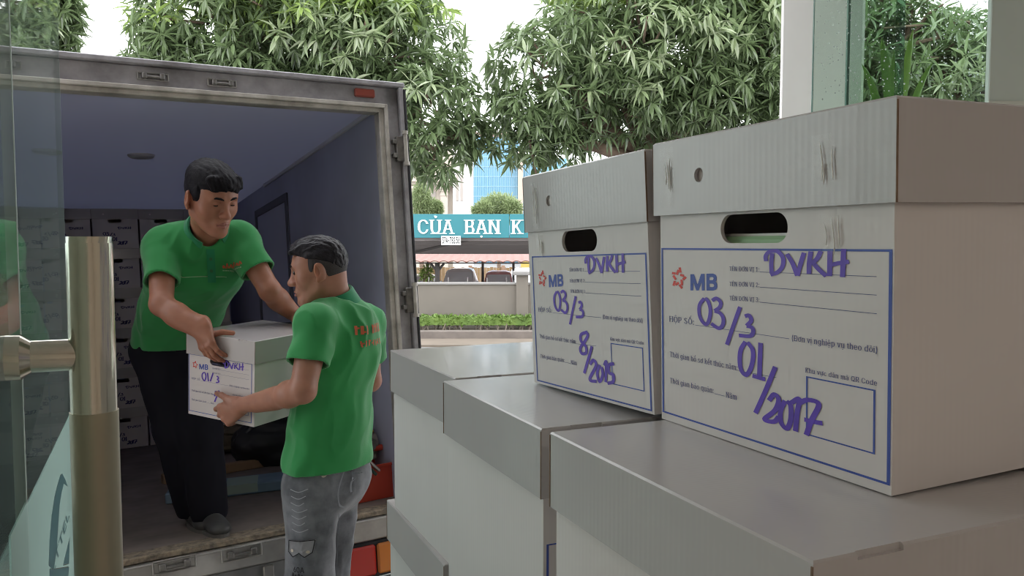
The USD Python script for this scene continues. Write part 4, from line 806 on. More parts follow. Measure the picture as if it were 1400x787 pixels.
    g2 = unary_union([bar(.012 + .017 * k + (.008 if k > 2 else 0), -.040 + .004 * r_.random(), .006, .019) for k in range(7)] + [bar(.012 + .017 * k, -.036 + .014 * r_.random(), .013, .0045) for k in (0, 2, 3, 5)])
    for g_p in (g1, g2): shirt_print(per, 'back_print', g_p.segmentize(.004), o - ex * .075, ex, ey, nrm, sm, orange_ink, .004)
    # jeans
    j = Body(); hL, hR = pel + l * .088 + V(0, 0, -.02), pel - l * .088 + f * .022 + V(0, 0, -.02); kL, kR = at(422, 800, 2.575), at(446, 800, 2.74)
    sole_L, sole_R = V(at(420, 600, 2.56)[0], 2.56, 0.0), V(at(445, 600, 2.76)[0], 2.76, 0.0)
    j.etube(pel + V(0, 0, .10), pel + V(0, 0, -.03), l, l, (.140, .105), (.160, .122), .03); j.ell(pel - f * .035 + V(0, 0, -.015), (.09, .135, .09), orient(f, V(0, 0, 1)), .04)
    for h_, k_, s_ in ((hL, kL, sole_L), (hR, kR, sole_R)): r_h = .098 if h_ is hL else .088; j.cone(h_, k_, r_h, .075, .03); j.cone(k_, s_ + V(0, 0, .07), .075, .072, .03)
    j.disp = folds(.011, 17, (-.2, 0, 1), 11., .45); j.cut(V(0, 0, .04), V(0, 0, -1))
    jm = j; obj('jeans', j.mesh(.0055), denim, per, smooth=True)
    # details of the jeans laid on the cloth facing us
    ex, ey = unit(-f), V(0, 0, 1); nr = l; o = at(452, 660, 2.5)
    sp = lambda nm, shp, m, lift=.0015: shirt_print(per, nm, shp.segmentize(.008), o, ex, ey, nr, jm, m, lift)
    q = lambda px, py: ((at(px, py, 2.55) - at(452, 660, 2.55)) @ ex * 1.0, (at(px, py, 2.55) - at(452, 660, 2.55)) @ ey)
    sp('front_pocket', stroke_shape([q(423, 639), q(426, 648), q(434, 652), q(444, 650)], .003), seam_m); sp('side_seam', stroke_shape([q(455, 641), q(452, 690), q(447, 787)], .0022), seam_m)
    sp('back_pocket', unary_union([stroke_shape([q(463, 655), q(471, 655), q(480, 653)], .0022), stroke_shape([q(463, 655), q(461, 668), q(461, 682)], .0022)]), seam_m)
    sp('pocket_opening', shapely.Polygon([q(424, 641), q(426, 647), q(434, 650.5), q(443, 649), q(444, 641)]), rib, .0025)
    for k in range(7): sp('whisker', stroke_shape([q(399 + k % 2, 668 + 9 * k), q(412, 671 + 9 * k), q(424 - 2 * (k % 3), 667 + 9 * k)], .0028), mat('worn_denim_crease', (.30, .31, .33), .85), .0012)
    for px, py in ((439, 652), (424, 641)): sp('rivet', shapely.Point(q(px, py)).buffer(.0055), metal_b, .004)
    fl_ = shapely.Polygon([q(395, 738), q(432, 736), q(428, 752), q(420, 757), q(412, 752), q(402, 758), q(394, 752)]); sp('cargo_pocket_flap', fl_.buffer(.003), mat('pocket_denim', (.28, .28, .30), .85, var=.3, scale=20), .006)
    sp('flap_edge', fl_.buffer(.003).difference(fl_.buffer(0)), black_ink, .008)
    for px, py in ((401, 750), (424, 751)): sp('stud', shapely.Point(q(px, py)).buffer(.005), metal_b, .010)
    g, w = glyphs('60A', serif=False, stroke=2); a_, b_ = q(402, 779), q(419, 777); sp('leg_print', affinity.affine_transform(g, [(b_[0] - a_[0]) / w, 0, 0, .017, a_[0], a_[1]]), black_ink, .0035)
    sp('leg_print', unary_union([stroke_shape([q(399 + 5 * k, 786), q(401 + 5 * k, 781 + 2 * (k % 2)), q(402 + 5 * k, 787)], .005) for k in range(4)]), black_ink, .0035)
    for s_ in (sole_L, sole_R): shoe(per, s_, f, V(0, 0, 1), s_)
    return per
man_in_jeans()
# ------------------------------------------------------------------ beyond the lane: hedge, low wall, sign, car park roofs, cars, buildings
hedge_m = mat('clipped_hedge_leaf', (.16, .25, .05), .6, col2=(.09, .16, .03), scale=3)
Yw = 17.0
ka = at(575, 463, 16.3)
obj('kerb', bx(-30, 30, 16.25, 16.5, -.9, -.16, .01), mat('dark_kerb_stone', (.20, .17, .15), .8, var=.3, scale=3), kind='structure', label='dark kerb in front of the hedge')
def zat(py, Y): return at(700, py, Y)[2]
wallm = mat('grey_rendered_wall', (.205, .182, .155), .85, var=.14, scale=.9)
lw = obj('wall_far', bx(-30, 30, Yw, Yw + .18, -.9, zat(387.5, Yw)), wallm, kind='structure', label='low grey rendered wall behind the hedge')
obj('coping', bx(-30, 30, Yw - .03, Yw + .21, zat(389, Yw), zat(386, Yw), .01), mat('wall_coping', (.27, .26, .25), .8), lw)
for px in (714, 330): 
    p = at(px, 400, Yw)[0]; pil = obj('pier', bx(p - .13, p + .13, Yw - .08, Yw + .26, -.9, zat(376, Yw), .01), wallm, lw); 
    obj('cap', bx(p - .2, p + .2, Yw - .15, Yw + .33, zat(376, Yw), zat(370.5, Yw), .015), MAT['wall_coping'], lw)
# spear railing along the top
obj('railing', cat([rod(V(x, Yw + .09, zat(386, Yw)), V(x, Yw + .09, zat(379, Yw)), .012, 6) for x in np.arange(-6, 2.2, .42)]), bolt_m, lw)
# hedge: bare stems below, clipped leaves above
def leaf_cloud(n, c, half, size, seed, up=.3):
    r = np.random.default_rng(seed); P = c + (r.random((n, 3)) * 2 - 1) * half
    d = r.normal(size=(n, 3)); d[:, 2] += up; d /= np.linalg.norm(d, axis=1)[:, None]
    e = np.cross(d, r.normal(size=(n, 3))); e /= np.linalg.norm(e, axis=1)[:, None]; s = size * (.6 + .8 * r.random((n, 1)))
    v = np.stack([P - d * s, P + e * s * .45, P + d * s, P - e * s * .45], 1).reshape(-1, 3); k = np.arange(n)[:, None] * 4
    return tm(v, np.vstack([k + [0, 1, 2], k + [0, 2, 3]]))
zh0, zh1 = zat(444, 16.6), zat(431, 16.6)
hg = thing('hedge', 'clipped bright green hedge along the foot of the grey wall', 'hedge')
obj('foliage', cat(leaf_cloud(9000, V(-2, 16.69, (zh0 + zh1) / 2), V(7, .14, (zh1 - zh0) / 2), .05, 1), bx(-9, 5, 16.57, 16.82, zh0, zh1 - .05)), hedge_m, hg, kind='stuff')
r_ = np.random.default_rng(3)
obj('stem', cat([rod(V(x, 16.57 + .22 * r_.random(), -.4), V(x + .12 * r_.normal(), 16.57 + .22 * r_.random(), zh0 + .03), .014, 5) for x in np.arange(-9, 5, .07)]), mat('grey_hedge_stem', (.25, .21, .17), .9), hg, kind='stuff')
obj('soil', bx(-9, 5, 16.52, 16.9, -.8, -.17), mat('dry_soil', (.22, .19, .15), .95, var=.3, scale=4), hg)

# the teal sign on the edge of the car park roof
Ys = 18.5
zs0, zs1 = zat(325, Ys), zat(292.5, Ys); xs = lambda px: at(px, 310, Ys)[0]
teal = mat('teal_sign_panel', (.04, .215, .25), .5, var=.06, scale=1)
sg = thing('roof_sign', 'long teal sign with big white capitals along the car park roof', 'sign')
for a, b in ((-9.0, xs(490)), (xs(490) + .012, xs(696)), (xs(696) + .012, xs(905)), (xs(905) + .012, 9)): obj('sign_panel', bx(a, b, Ys, Ys + .06, zs0, zs1, .006), teal, sg)
white_m = mat('white_sign_letters', (.85, .86, .84), .5)
for txt, xa, xb, py, h in (('CỦA', 571, 622, 319.5, 19), ('BẠN', 634, 685, 319.5, 19), ('K', 698, 716, 319.5, 19)):
    g, w = glyphs(txt, size=90, serif=True, stroke=3); X0, X1 = xs(xa), xs(xb); hh = h / FPX * Ys
    obj('letters', move(cat([prism(affinity.scale(p, (X1 - X0) / w, hh, origin=(0, 0)), .02) for p in polys(g)]), np.array([[1, 0, 0], [0, 0, -1], [0, 1, 0]], float), [X0, Ys + .0005, zat(py, Ys)]), white_m, sg, label=f'white letters {txt}')
# plate hung under it
pl = thing('number_plate', 'white number plate 37A-782.56 hung under the teal sign', 'plate')
a, b = at(603, 335, Ys - .1), at(630, 322, Ys - .1)
obj('plate', bx(a[0], b[0], Ys - .1, Ys - .08, a[2], b[2], .004), mat('white_plate', (.8, .8, .78), .4), pl)
g, w = glyphs('37A-782.56', serif=False, stroke=2); hh = (b[2] - a[2]) * .62
obj('characters', flat(affinity.scale(g, (b[0] - a[0]) * .88 / w, hh, origin=(0, 0)), lambda p: np.c_[a[0] + (b[0] - a[0]) * .06 + p[:, 0], np.full(len(p), Ys - .1012), a[2] + (b[2] - a[2]) * .2 + p[:, 1]]), mat('black_plate_ink', (.03, .03, .03), .5), pl)
obj('hanger', cat(rod(V(a[0] + .05, Ys - .09, b[2] - .01), V(a[0] + .05, Ys + .03, zs0 + .05), .01, 6), rod(V(b[0] - .05, Ys - .09, b[2] - .01), V(b[0] - .05, Ys + .03, zs0 + .05), .01, 6)), bolt_m, pl)
# dark roof behind the sign, seen from beneath, with its purlins and posts
def slab(x0, x1, ya, za, yb, zb, th): return to_tm(m3.Manifold.hull_points(np.array([(x, y, z + d) for x in (x0, x1) for y, z in ((ya, za), (yb, zb)) for d in (0, th)], float)))
cp = thing('car_park_roof', 'grey sheet roof behind the teal sign, seen from below', 'roof')
zr0, zr1 = zs0 + .02, zat(343.5, 25.)
obj('sheeting', slab(-10, 9, Ys + .07, zr0, 25., zr1, .05), mat('dull_brown_grey_sheet', (.50, .44, .42), .8, var=.15, scale=.6), cp)
for k in range(5):
    f = k / 4; y = Ys + .15 + f * (24.7 - Ys); z = zr0 + f * (zr1 - zr0) * .97
    obj('purlin', bx(-10, 9, y, y + .08, z - .09, z - .005), mat('grey_purlin', (.34, .31, .30), .7), cp)
obj('brace', rod(at(560, 346, 21.), at(652, 325, Ys + .2), .035, 8), mat('dark_steel_post', (.10, .09, .085), .6), cp)
post_m = MAT['dark_steel_post']
for x in (-9.5, 8.5): obj('post', rod(V(x, Ys + .1, -.8), V(x, Ys + .1, zr0), .07, 10), post_m, cp)
# second roof of salmon corrugated sheet
zc0, zc1 = zat(357, 26.), zat(342.5, 31.)
nx = 420; X = np.linspace(-9, 9, nx); wv = .045 * np.abs(np.sin(X * np.pi / .30)) 
vv = np.vstack([np.c_[X, np.full(nx, 26.), zc0 + wv - .02], np.c_[X, np.full(nx, 31.), zc1 + wv - .02], np.c_[X, np.full(nx, 26.), zc0 + wv - .05], np.c_[X, np.full(nx, 31.), zc1 + wv - .05]])
ff = []
for i in range(nx - 1): ff += [(i, i + 1, nx + i + 1), (i, nx + i + 1, nx + i), (2 * nx + i, 3 * nx + i + 1, 2 * nx + i + 1), (2 * nx + i, 3 * nx + i, 3 * nx + i + 1), (i, 2 * nx + i + 1, i + 1), (i, 2 * nx + i, 2 * nx + i + 1)]
c2 = thing('corrugated_roof', 'salmon pink corrugated roof sheltering the parked cars', 'roof')
obj('sheeting', tm(vv, ff), mat('faded_salmon_sheet', (.21, .095, .072), .6, col2=(.17, .075, .058), scale=.5), c2)
for px in (660, 702, 585, 740): 
    x = at(px, 360, 30.)[0]; obj('post', rod(V(x, 30., -.8), V(x, 30., zc1 - .08), .05, 8), post_m, c2)
obj('eaves_beam', bx(-9, 9, 26.3, 26.36, zc0 - .085, zc0 - .045), post_m, c2)
x = at(598, 370, 26.33)[0]
for dx in (0, 8.5): obj('front_post', cat(rod(V(x + dx, 26.33, -.8), V(x + dx, 26.33, zc0 - .08), .085, 10), rod(V(x + dx, 26.33, zc0 - .36), V(x + dx + .22, 26.33, zc0 - .08), .04, 8), rod(V(x + dx, 26.33, zc0 - .36), V(x + dx - .22, 26.33, zc0 - .08), .04, 8)), post_m, c2)
# plank fence at the far side of the car park
fz0, fz1 = -.8, zat(366, 38.)
fe = thing('plank_fence', 'tan plank fence behind the parked cars', 'fence'); pm = [mat(f'tan_fence_plank_{i}', c, .85, var=.2, scale=4) for i, c in enumerate(((.24, .155, .075), (.21, .135, .065), (.27, .18, .10)))]
x = at(560, 370, 38.)[0]; k = 0
while x < at(760, 370, 38.)[0]:
    obj('plank', bx(x, x + .145, 38. + .006 * (k % 3), 38.03 + .006 * (k % 3), fz0, fz1 + .02 * ((k * 5) % 3)), pm[k % 3], fe); x += .155; k += 1
for px in (643, 688, 598): x = at(px, 370, 37.9)[0]; obj('fence_post', bx(x - .09, x + .09, 37.85, 37.99, fz0, fz1 + .12), mat('brown_fence_post', (.24, .15, .1), .8), fe)
yb_ = thing('yellow_booth', 'yellow painted booth at the right end of the plank fence', 'booth'); x = at(712, 370, 40.)[0]; obj('wall', bx(x, x + 2.4, 39, 40.6, -.8, zat(350, 39.)), mat('yellow_paint', (.5, .38, .1), .7), yb_); obj('booth_roof', bx(x - .1, x + 2.5, 38.9, 40.7, zat(350, 39.), zat(348, 39.)), MAT['grey_purlin'], yb_); obj('window', bx(x + .5, x + 1.4, 38.97, 39.0, .1, .8), mat('dark_window', (.05, .06, .07), .1), yb_)

def car(name, label, px0, px1, ytop, Y, paint, lens):
    """A saloon seen end on, nose towards the wall."""
    x0, x1 = at(px0, ytop, Y)[0], at(px1, ytop, Y)[0]; w = x1 - x0; zt = zat(ytop, Y); g = -.8; h = zt - g
    t = thing(name, label, 'car', pose(np.eye(3), V((x0 + x1) / 2, Y, g)), 'cars under the salmon roof')
    def hull(st): return to_tm(m3.Manifold.hull_points(np.array([(s * a, y, z) for s in (-1, 1) for a, y, z in st], float)))
    W = w / 2
    lo = [(W * .9, 0.0, h * .22), (W, .5, h * .2), (W, 3.9, h * .2), (W * .9, 4.3, h * .25), (W * .84, .05, h * .5), (W * .98, .9, h * .62), (W * .98, 3.6, h * .64), (W * .86, 4.25, h * .6)]
    obj('body', hull(lo), paint, t)
    obj('cabin', hull([(W * .93, 1.0, h * .6), (W * .78, 1.75, h * .93), (W * .70, 1.8, h * .97), (W * .45, 1.95, h), (W * .45, 3.1, h), (W * .72, 3.1, h * .97), (W * .92, 4.0, h * .62)]), paint, t)
    gl = MAT.get('car_glass') or mat('car_glass', (.84, .88, .92), .45)
    def quad(a, b, c, d): return to_tm(m3.Manifold.hull_points(np.array([p + o for p in map(np.array, (a, b, c, d)) for o in (V(0, 0, 0), V(0, -.012, .006))], float)))
    obj('windscreen', quad((-W * .8, 1.15, h * .69), (W * .8, 1.15, h * .69), (-W * .69, 1.66, h * .92), (W * .69, 1.66, h * .92)), gl, t)
    for s in (-1, 1):
        obj('side_window', to_tm(m3.Manifold.hull_points(np.array([(s * W * (a + e), y, z) for e in (0, .012) for a, y, z in ((.925, 1.5, h * .66), (.925, 3.5, h * .66), (.76, 1.95, h * .94), (.76, 3.0, h * .94))], float))), gl, t)
        obj('headlamp', bx(*sorted((s * W * .55, s * W * .86)), .01, .16, h * .40, h * .49, .02), lens, t)
        for y in (.8, 3.4): obj('wheel', rod(V(s * W * .72, y, h * .22), V(s * W * 1.0, y, h * .22), h * .22, 20), MAT['tyre_rubber'], t, smooth=40)
        obj('wing_mirror', bx(*sorted((s * W * .98, s * W * 1.12)), 1.3, 1.4, h * .64, h * .72, .02), paint, t)
    return t
wp = mat('white_car_paint', (.84, .85, .86), .2); rp = mat('pinkish_red_car_paint', (.74, .42, .42), .2); hl = mat('headlamp_lens', (.75, .75, .75), .1)
car('car', 'white car parked behind the dark post of the car park', 599, 649, 369.5, 27.5, wp, hl)
car('car', 'pinkish red car parked between two white cars', 657, 704, 373.5, 27.5, rp, hl)
car('car', 'white car parked beside the wall pier, partly hidden by it', 694, 742, 369, 32.4, wp, hl)
car('car', 'white car nearest the truck, only its roof above the wall', 540, 592, 379, 27.5, wp, hl)

# buildings
def building(name, label, group=None): return thing(name, label, 'building')
cream = mat('cream_render', (.50, .44, .375), .8, var=.05, scale=.1); pale = mat('pale_render', (.58, .56, .54), .8, var=.04, scale=.1)
Yc = 60.; X_ = lambda px, Y: at(px, 300, Y)[0]
cb = building('classical_building', 'cream classical building with pilasters rising behind the teal sign')
obj('facade', bx(X_(520, Yc), X_(621, Yc), Yc, Yc + 12, -1, zat(196, Yc)), cream, cb); obj('corner_tower', bx(X_(620, Yc), X_(637, Yc), Yc - .6, Yc + 12, -1, zat(180, Yc)), pale, cb)
for a, b, d in ((246, 249, .9), (249, 252.5, .6), (252.5, 254, .35)): obj('cornice', bx(X_(520, Yc), X_(620, Yc), Yc - d, Yc + .2, zat(b, Yc), zat(a, Yc)), cream, cb)
for px in (572, 608): 
    pl_ = obj('pilaster', bx(X_(px - 5, Yc), X_(px + 5, Yc), Yc - .45, Yc, -1, zat(262, Yc)), cream, cb)
    obj('capital', cat(bx(X_(px - 6, Yc), X_(px + 6, Yc), Yc - .55, Yc, zat(262, Yc), zat(258.5, Yc)), bx(X_(px - 8, Yc), X_(px + 8, Yc), Yc - .7, Yc, zat(258.5, Yc), zat(255, Yc)), bx(X_(px - 5.4, Yc), X_(px + 5.4, Yc), Yc - .5, Yc, zat(268, Yc), zat(266, Yc))), cream, pl_)
gm2 = mat('pale_window_recess', (.36, .32, .29), .4)
for px in (584, 593): obj('window', bx(X_(px - 3, Yc), X_(px + 3, Yc), Yc - .06, Yc + .05, zat(285, Yc), zat(262, Yc)), gm2, cb)
for px in (626, 632): obj('window', bx(X_(px - 1.5, Yc), X_(px + 1.5, Yc), Yc - .66, Yc - .55, zat(275, Yc), zat(240, Yc)), gm2, cb)
Yt = 95.
tw = building('glass_tower', 'pale blue glass office tower behind the teal sign')
blue = mat('sky_blue_curtain_glass', (.13, .34, .48), .22, col2=(.18, .42, .56), scale=.12, spec=.6)
x0, x1 = X_(637, Yt), X_(709, Yt); zt1 = zat(187, Yt)
obj('curtain_wall', bx(x0, x1, Yt, Yt + 18, -1, zt1), blue, tw)
obj('mullion', cat([bx(x - .03, x + .03, Yt - .12, Yt, -1, zt1) for x in np.linspace(x0, x1, 30)]), mat('pale_mullion', (.24, .42, .53), .4), tw, kind='stuff')
for py in np.arange(200, 330, 13.5): obj('floor_band', bx(x0, x1, Yt - .06, Yt, zat(py + 1.4, Yt), zat(py, Yt)), MAT['pale_mullion'], tw)
obj('parapet', bx(x0 - .3, x1 + .3, Yt - .3, Yt + 18, zt1, zat(181, Yt)), mat('pink_parapet', (.45, .32, .28), .7), tw)
obj('corner_pier', bx(X_(708, Yt), X_(715, Yt), Yt - 1.2, Yt + 18, -1, zat(205, Yt)), mat('salmon_pier', (.48, .38, .32), .7), tw)
w2 = obj('side_wing', bx(X_(715, Yt), X_(775, Yt), Yt + 1, Yt + 18, -1, zat(215, Yt)), blue, tw)
obj('mullion', cat([bx(x - .05, x + .05, Yt + .88, Yt + 1, -1, zat(215, Yt)) for x in np.linspace(X_(715, Yt), X_(775, Yt), 18)]), MAT['pale_mullion'], w2, kind='stuff')

# ------------------------------------------------------------------ trees
def leaf_material(name, cols, rnd):
    nodes = {'g': ('geometry', {}) if rnd == 'island' else ('object_info', {}), 'r': ('rgb_ramp', {'ramp': [(i / (len(cols) - 1), c) for i, c in enumerate(cols)]}),
             'p': ('principled_bsdf', {'roughness': 0.27, 'specular_ior_level': 0.9}), 't': ('translucent_bsdf', {}), 'x': ('mix_closure', {'fac': 0.28})}
    MAT[name] = usdkit.material(stage, '/World/Looks/' + name, nodes, [('g.random_per_island' if rnd == 'island' else 'g.random', 'r.fac'), ('r.color', 'p.base_color'), ('r.color', 't.color'), ('p.BSDF', 'x.closure1'), ('t.BSDF', 'x.closure2')], surface='x.closure'); return MAT[name]
OLD = [(.135, .19, .085), (.20, .26, .125), (.27, .33, .18), (.35, .40, .26)]; NEW = [(.22, .31, .08), (.31, .39, .12), (.27, .34, .10)]
leaf_many, leaf_one, leaf_new = leaf_material('mango_foliage', OLD, 'island'), leaf_material('mango_leaf', OLD, 'object'), leaf_material('young_mango_foliage', NEW, 'island')
bark = mat('grey_brown_bark', (.20, .14, .10), .9, var=.4, scale=9, bump=.5, bscale=20)
LT = np.array([(0, 0, 0), (-.10, .33, .02), (0, .30, -.03), (.10, .33, .02), (-.085, .62, -.02), (0, .62, -.07), (.085, .62, -.02), (0, 1, -.14)])   # a folded lance-shaped leaf
LF = np.array([(0, 2, 1), (0, 3, 2), (1, 2, 5), (1, 5, 4), (2, 3, 6), (2, 6, 5), (4, 5, 7), (5, 6, 7)])
def leaves(P, D, N, S):
    """One leaf per row: base P, direction D, upward side N, length S."""
    D = D / np.linalg.norm(D, axis=1)[:, None]; Xv = np.cross(D, N); Xv /= np.linalg.norm(Xv, axis=1)[:, None]; Z = np.cross(Xv, D)
    v = P[:, None] + S[:, None, None] * (LT[None, :, :1] * Xv[:, None] + LT[None, :, 1:2] * D[:, None] + LT[None, :, 2:] * Z[:, None])
    f = (np.arange(len(P)) * len(LT))[:, None, None] + LF[None]; return v, f.reshape(-1, 3)
def tree(name, label, blobs, trunk, n_ros, seed, size=.225, singles=300, new_from=None, group=None, droop=.75, fork=()):
    """A mango tree: whorls of long drooping leaves on the shells of its crown's masses, single leaves picked out nearest to the lane."""
    r = np.random.default_rng(seed); t = thing(name, label, 'tree', None, group)
    c = np.array([b[0] for b in blobs], float); R = np.array([b[1] for b in blobs], float); wgt = (R ** 2).sum(1); wgt /= wgt.sum()
    k = r.choice(len(blobs), n_ros, p=wgt); u = r.normal(size=(n_ros, 3)); u[:, 2] += .12; u /= np.linalg.norm(u, axis=1)[:, None]
    rad = .58 + .52 * r.random((n_ros, 1)) ** .7; Q = c[k] + u * R[k] * rad
    tip = u + r.normal(size=u.shape) * .35 + (0, 0, .25); tip /= np.linalg.norm(tip, axis=1)[:, None]
    m = 12; ang = (np.arange(m) * 2.4)[None] + r.random((n_ros, 1)) * 6.28; el = r.uniform(-.25, .75, (n_ros, m))
    a = np.cross(tip, r.normal(size=tip.shape)); a /= np.linalg.norm(a, axis=1)[:, None]; b = np.cross(tip, a)
    D = (np.cos(ang)[..., None] * a[:, None] + np.sin(ang)[..., None] * b[:, None]) * np.cos(el)[..., None] + np.sin(el)[..., None] * tip[:, None]; D[..., 2] -= droop * r.random((n_ros, m))
    S = size * r.uniform(.6, 1.15, (n_ros, m)); P = np.repeat(Q[:, None], m, 1) + tip[:, None] * r.uniform(-.05, .05, (n_ros, m, 1))
    P, D, S = P.reshape(-1, 3), D.reshape(-1, 3), S.ravel(); N = np.tile([[0, 0, 1.0]], (len(P), 1)) + r.normal(size=P.shape) * .25
    isnew = np.zeros(n_ros, bool)
    if new_from is not None: isnew = (Q[:, 2] > new_from) & (r.random(n_ros) < .45)
    isnew = np.repeat(isnew, m)
    v, _ = leaves(P, D, N, S)
    d = P - CAM; dep = d @ FWD; sx, sy = 700 + FPX * d[:, 0] / dep, 393.5 - FPX * (d @ UPV) / dep
    seen = (sx > 0) & (sx < 1400) & (sy > 0) & (sy < 300) & ~isnew; order = np.where(seen)[0][np.argsort(dep[seen] - .0 * S[seen])]
    one = order[:singles]; for_rest = np.ones(len(P), bool); for_rest[one] = False
    for i in one: obj('leaf', tm(v[i], LF), leaf_one, t)
    for sel, nm, mm in ((for_rest & ~isnew, 'foliage', leaf_many), (for_rest & isnew, 'young_foliage', leaf_new)):
        if sel.any():
            w = v[sel]; f = ((np.arange(len(w)) * len(LT))[:, None, None] + LF[None]).reshape(-1, 3); obj(nm, tm(w.reshape(-1, 3), f), mm, t, kind='stuff')
    base, top = np.array(trunk[0], float), np.array(trunk[1], float); wood = [tube([base, base + (top - base) * .5 + V(.06, 0, 0), top], [trunk[2], trunk[2] * .85, trunk[2] * .7], 12)]
    tr_ = obj('trunk', wood[0], bark, t, smooth=True)
    far = r.choice(n_ros, min(90, n_ros), replace=False)
    for ci, Ri in zip(c, R): 
        mid = top + (ci - top) * .5 + r.normal(size=3) * .12; obj('bough', tube([top - (0, 0, .1), mid, ci], [trunk[2] * .55, trunk[2] * .4, trunk[2] * .2], 8), bark, tr_, smooth=True)
    for p0, p1, rr in fork: obj('bough', tube([p0, (np.array(p0) + p1) / 2 + r.normal(size=3) * .05, p1], [rr, rr * .85, rr * .7], 8), bark, tr_, smooth=True)
    tw_ = [tube([c[k[i]] + (Q[i] - c[k[i]]) * .25, c[k[i]] + (Q[i] - c[k[i]]) * .7 + r.normal(size=3) * .08, Q[i]], [.02, .013, .008], 5) for i in far]
    obj('twig', cat(tw_), bark, tr_, kind='stuff')
    return t
def bl(px, py, Y, rx, rz, ry=None): return (at(px, py, Y), (rx / FPX * Y, (ry or rx) / FPX * Y, rz / FPX * Y))
g_ = -.9
tree('mango_tree', 'leafy mango tree rising behind the roof of the truck', [bl(300, 40, 9.5, 100, 85), bl(250, 95, 9.3, 70, 50), bl(420, 40, 9.6, 130, 90), bl(520, 75, 9.4, 105, 85), bl(575, 150, 9.2, 75, 75), bl(600, 205, 9.1, 48, 40), bl(480, 140, 9.5, 80, 60), bl(400, -30, 9.8, 150, 70), bl(640, 185, 9.1, 26, 34), bl(330, 130, 9.4, 90, 50), bl(215, 55, 9.4, 40, 50), bl(530, -10, 9.8, 70, 50)],
     (at(400, 330, 9.8) * (1, 1, 0) + V(0, 0, g_), at(410, 170, 9.8), .16), 2100, 11, new_from=at(500, 45, 9.4)[2])
tree('mango_tree', 'spreading mango tree above the two marked boxes, its forked boughs showing', [bl(880, 70, 9.6, 130, 90), bl(760, 110, 9.4, 90, 75), bl(720, 170, 9.3, 52, 55), bl(980, 60, 9.7, 110, 95), bl(1050, 110, 9.6, 80, 90), bl(850, 140, 9.6, 100, 60), bl(960, 140, 9.6, 90, 45), bl(860, 0, 9.8, 110, 50), bl(1080, 20, 9.8, 80, 70), bl(1045, 60, 9.4, 45, 60), bl(1050, 135, 9.4, 42, 40), bl(1030, 5, 9.5, 50, 40), bl(770, 195, 9.4, 50, 32), bl(1010, -20, 9.9, 100, 60)],
     (at(885, 330, 9.8) * (1, 1, 0) + V(0, 0, g_), at(888, 215, 9.8), .17), 2000, 23, new_from=at(900, 10, 9.6)[2], fork=[(at(888, 220, 9.8), at(865, 165, 9.7), .07), (at(888, 220, 9.8), at(905, 155, 9.7), .08), (at(888, 225, 9.8), at(890, 160, 9.7), .06), (at(870, 215, 9.8), at(845, 190, 9.6), .05)])
tree('mango_tree', 'mango tree at the corner behind the sliding glass door', [bl(20, 10, 9.0, 75, 55), bl(80, 15, 9.1, 26, 40), bl(40, 60, 9.0, 55, 40), bl(-40, 30, 9.0, 60, 70)], (at(-20, 330, 9.1) * (1, 1, 0) + V(0, 0, g_), at(0, 120, 9.1), .14), 420, 31, singles=200)
tree('mango_tree', 'shaded mango tree seen through the rain-spotted glass at the right', [bl(1230, 70, 6.6, 90, 60), bl(1330, 80, 6.6, 100, 55), bl(1200, 10, 6.8, 60, 60), bl(1290, 120, 6.5, 120, 50), bl(1400, 90, 6.6, 60, 60), bl(1170, 110, 6.5, 40, 50)], (at(1290, 330, 6.8) * (1, 1, 0) + V(0, 0, g_), at(1290, 170, 6.8), .12), 800, 41, singles=250, size=.16)
def bush(name, label, blobs, size, n, seed, m):
    t = thing(name, label, 'bush'); r = np.random.default_rng(seed); parts = []
    for c, R in blobs: 
        u = r.normal(size=(n, 3)); u /= np.linalg.norm(u, axis=1)[:, None]; P = np.array(c) + u * np.array(R) * (.55 + .45 * r.random((n, 1)) + .12 * meshkit.noise(u * 3 + 7, seed)[:, None]); v, f = leaves(P, u * .5 + r.normal(size=u.shape), np.tile([[0, 0, 1.]], (n, 1)) + .3 * r.normal(size=u.shape), size * r.uniform(.6, 1.2, n)); v = P[:, None] + (v - P[:, None]) * 1.0; parts.append(tm(v.reshape(-1, 3), f))
    obj('foliage', cat(parts), m, t, kind='stuff'); c = np.array(blobs[0][0]); obj('stem', rod(V(c[0], c[1], -.9), c, .12, 8), bark, t); return t
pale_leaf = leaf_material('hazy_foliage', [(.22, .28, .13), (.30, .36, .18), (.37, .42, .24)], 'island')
bush('round_tree', 'round pale green tree in front of the glass tower', [bl(682, 283, 48, 26, 17), bl(662, 288, 47, 14, 10), bl(698, 287, 47, 14, 14)], .30, 4500, 51, pale_leaf)
bush('round_tree', 'pale green tree in front of the cream building, left end of the sign', [bl(576, 275, 42, 12, 26), bl(588, 287, 42, 10, 14), bl(598, 286, 42, 5, 10)], .26, 2600, 53, pale_leaf)
bush('yellow_bush', 'small yellow-green bush beside the dark post of the car park', [bl(583, 374, 26.6, 8, 9)], .22, 250, 57, leaf_new)
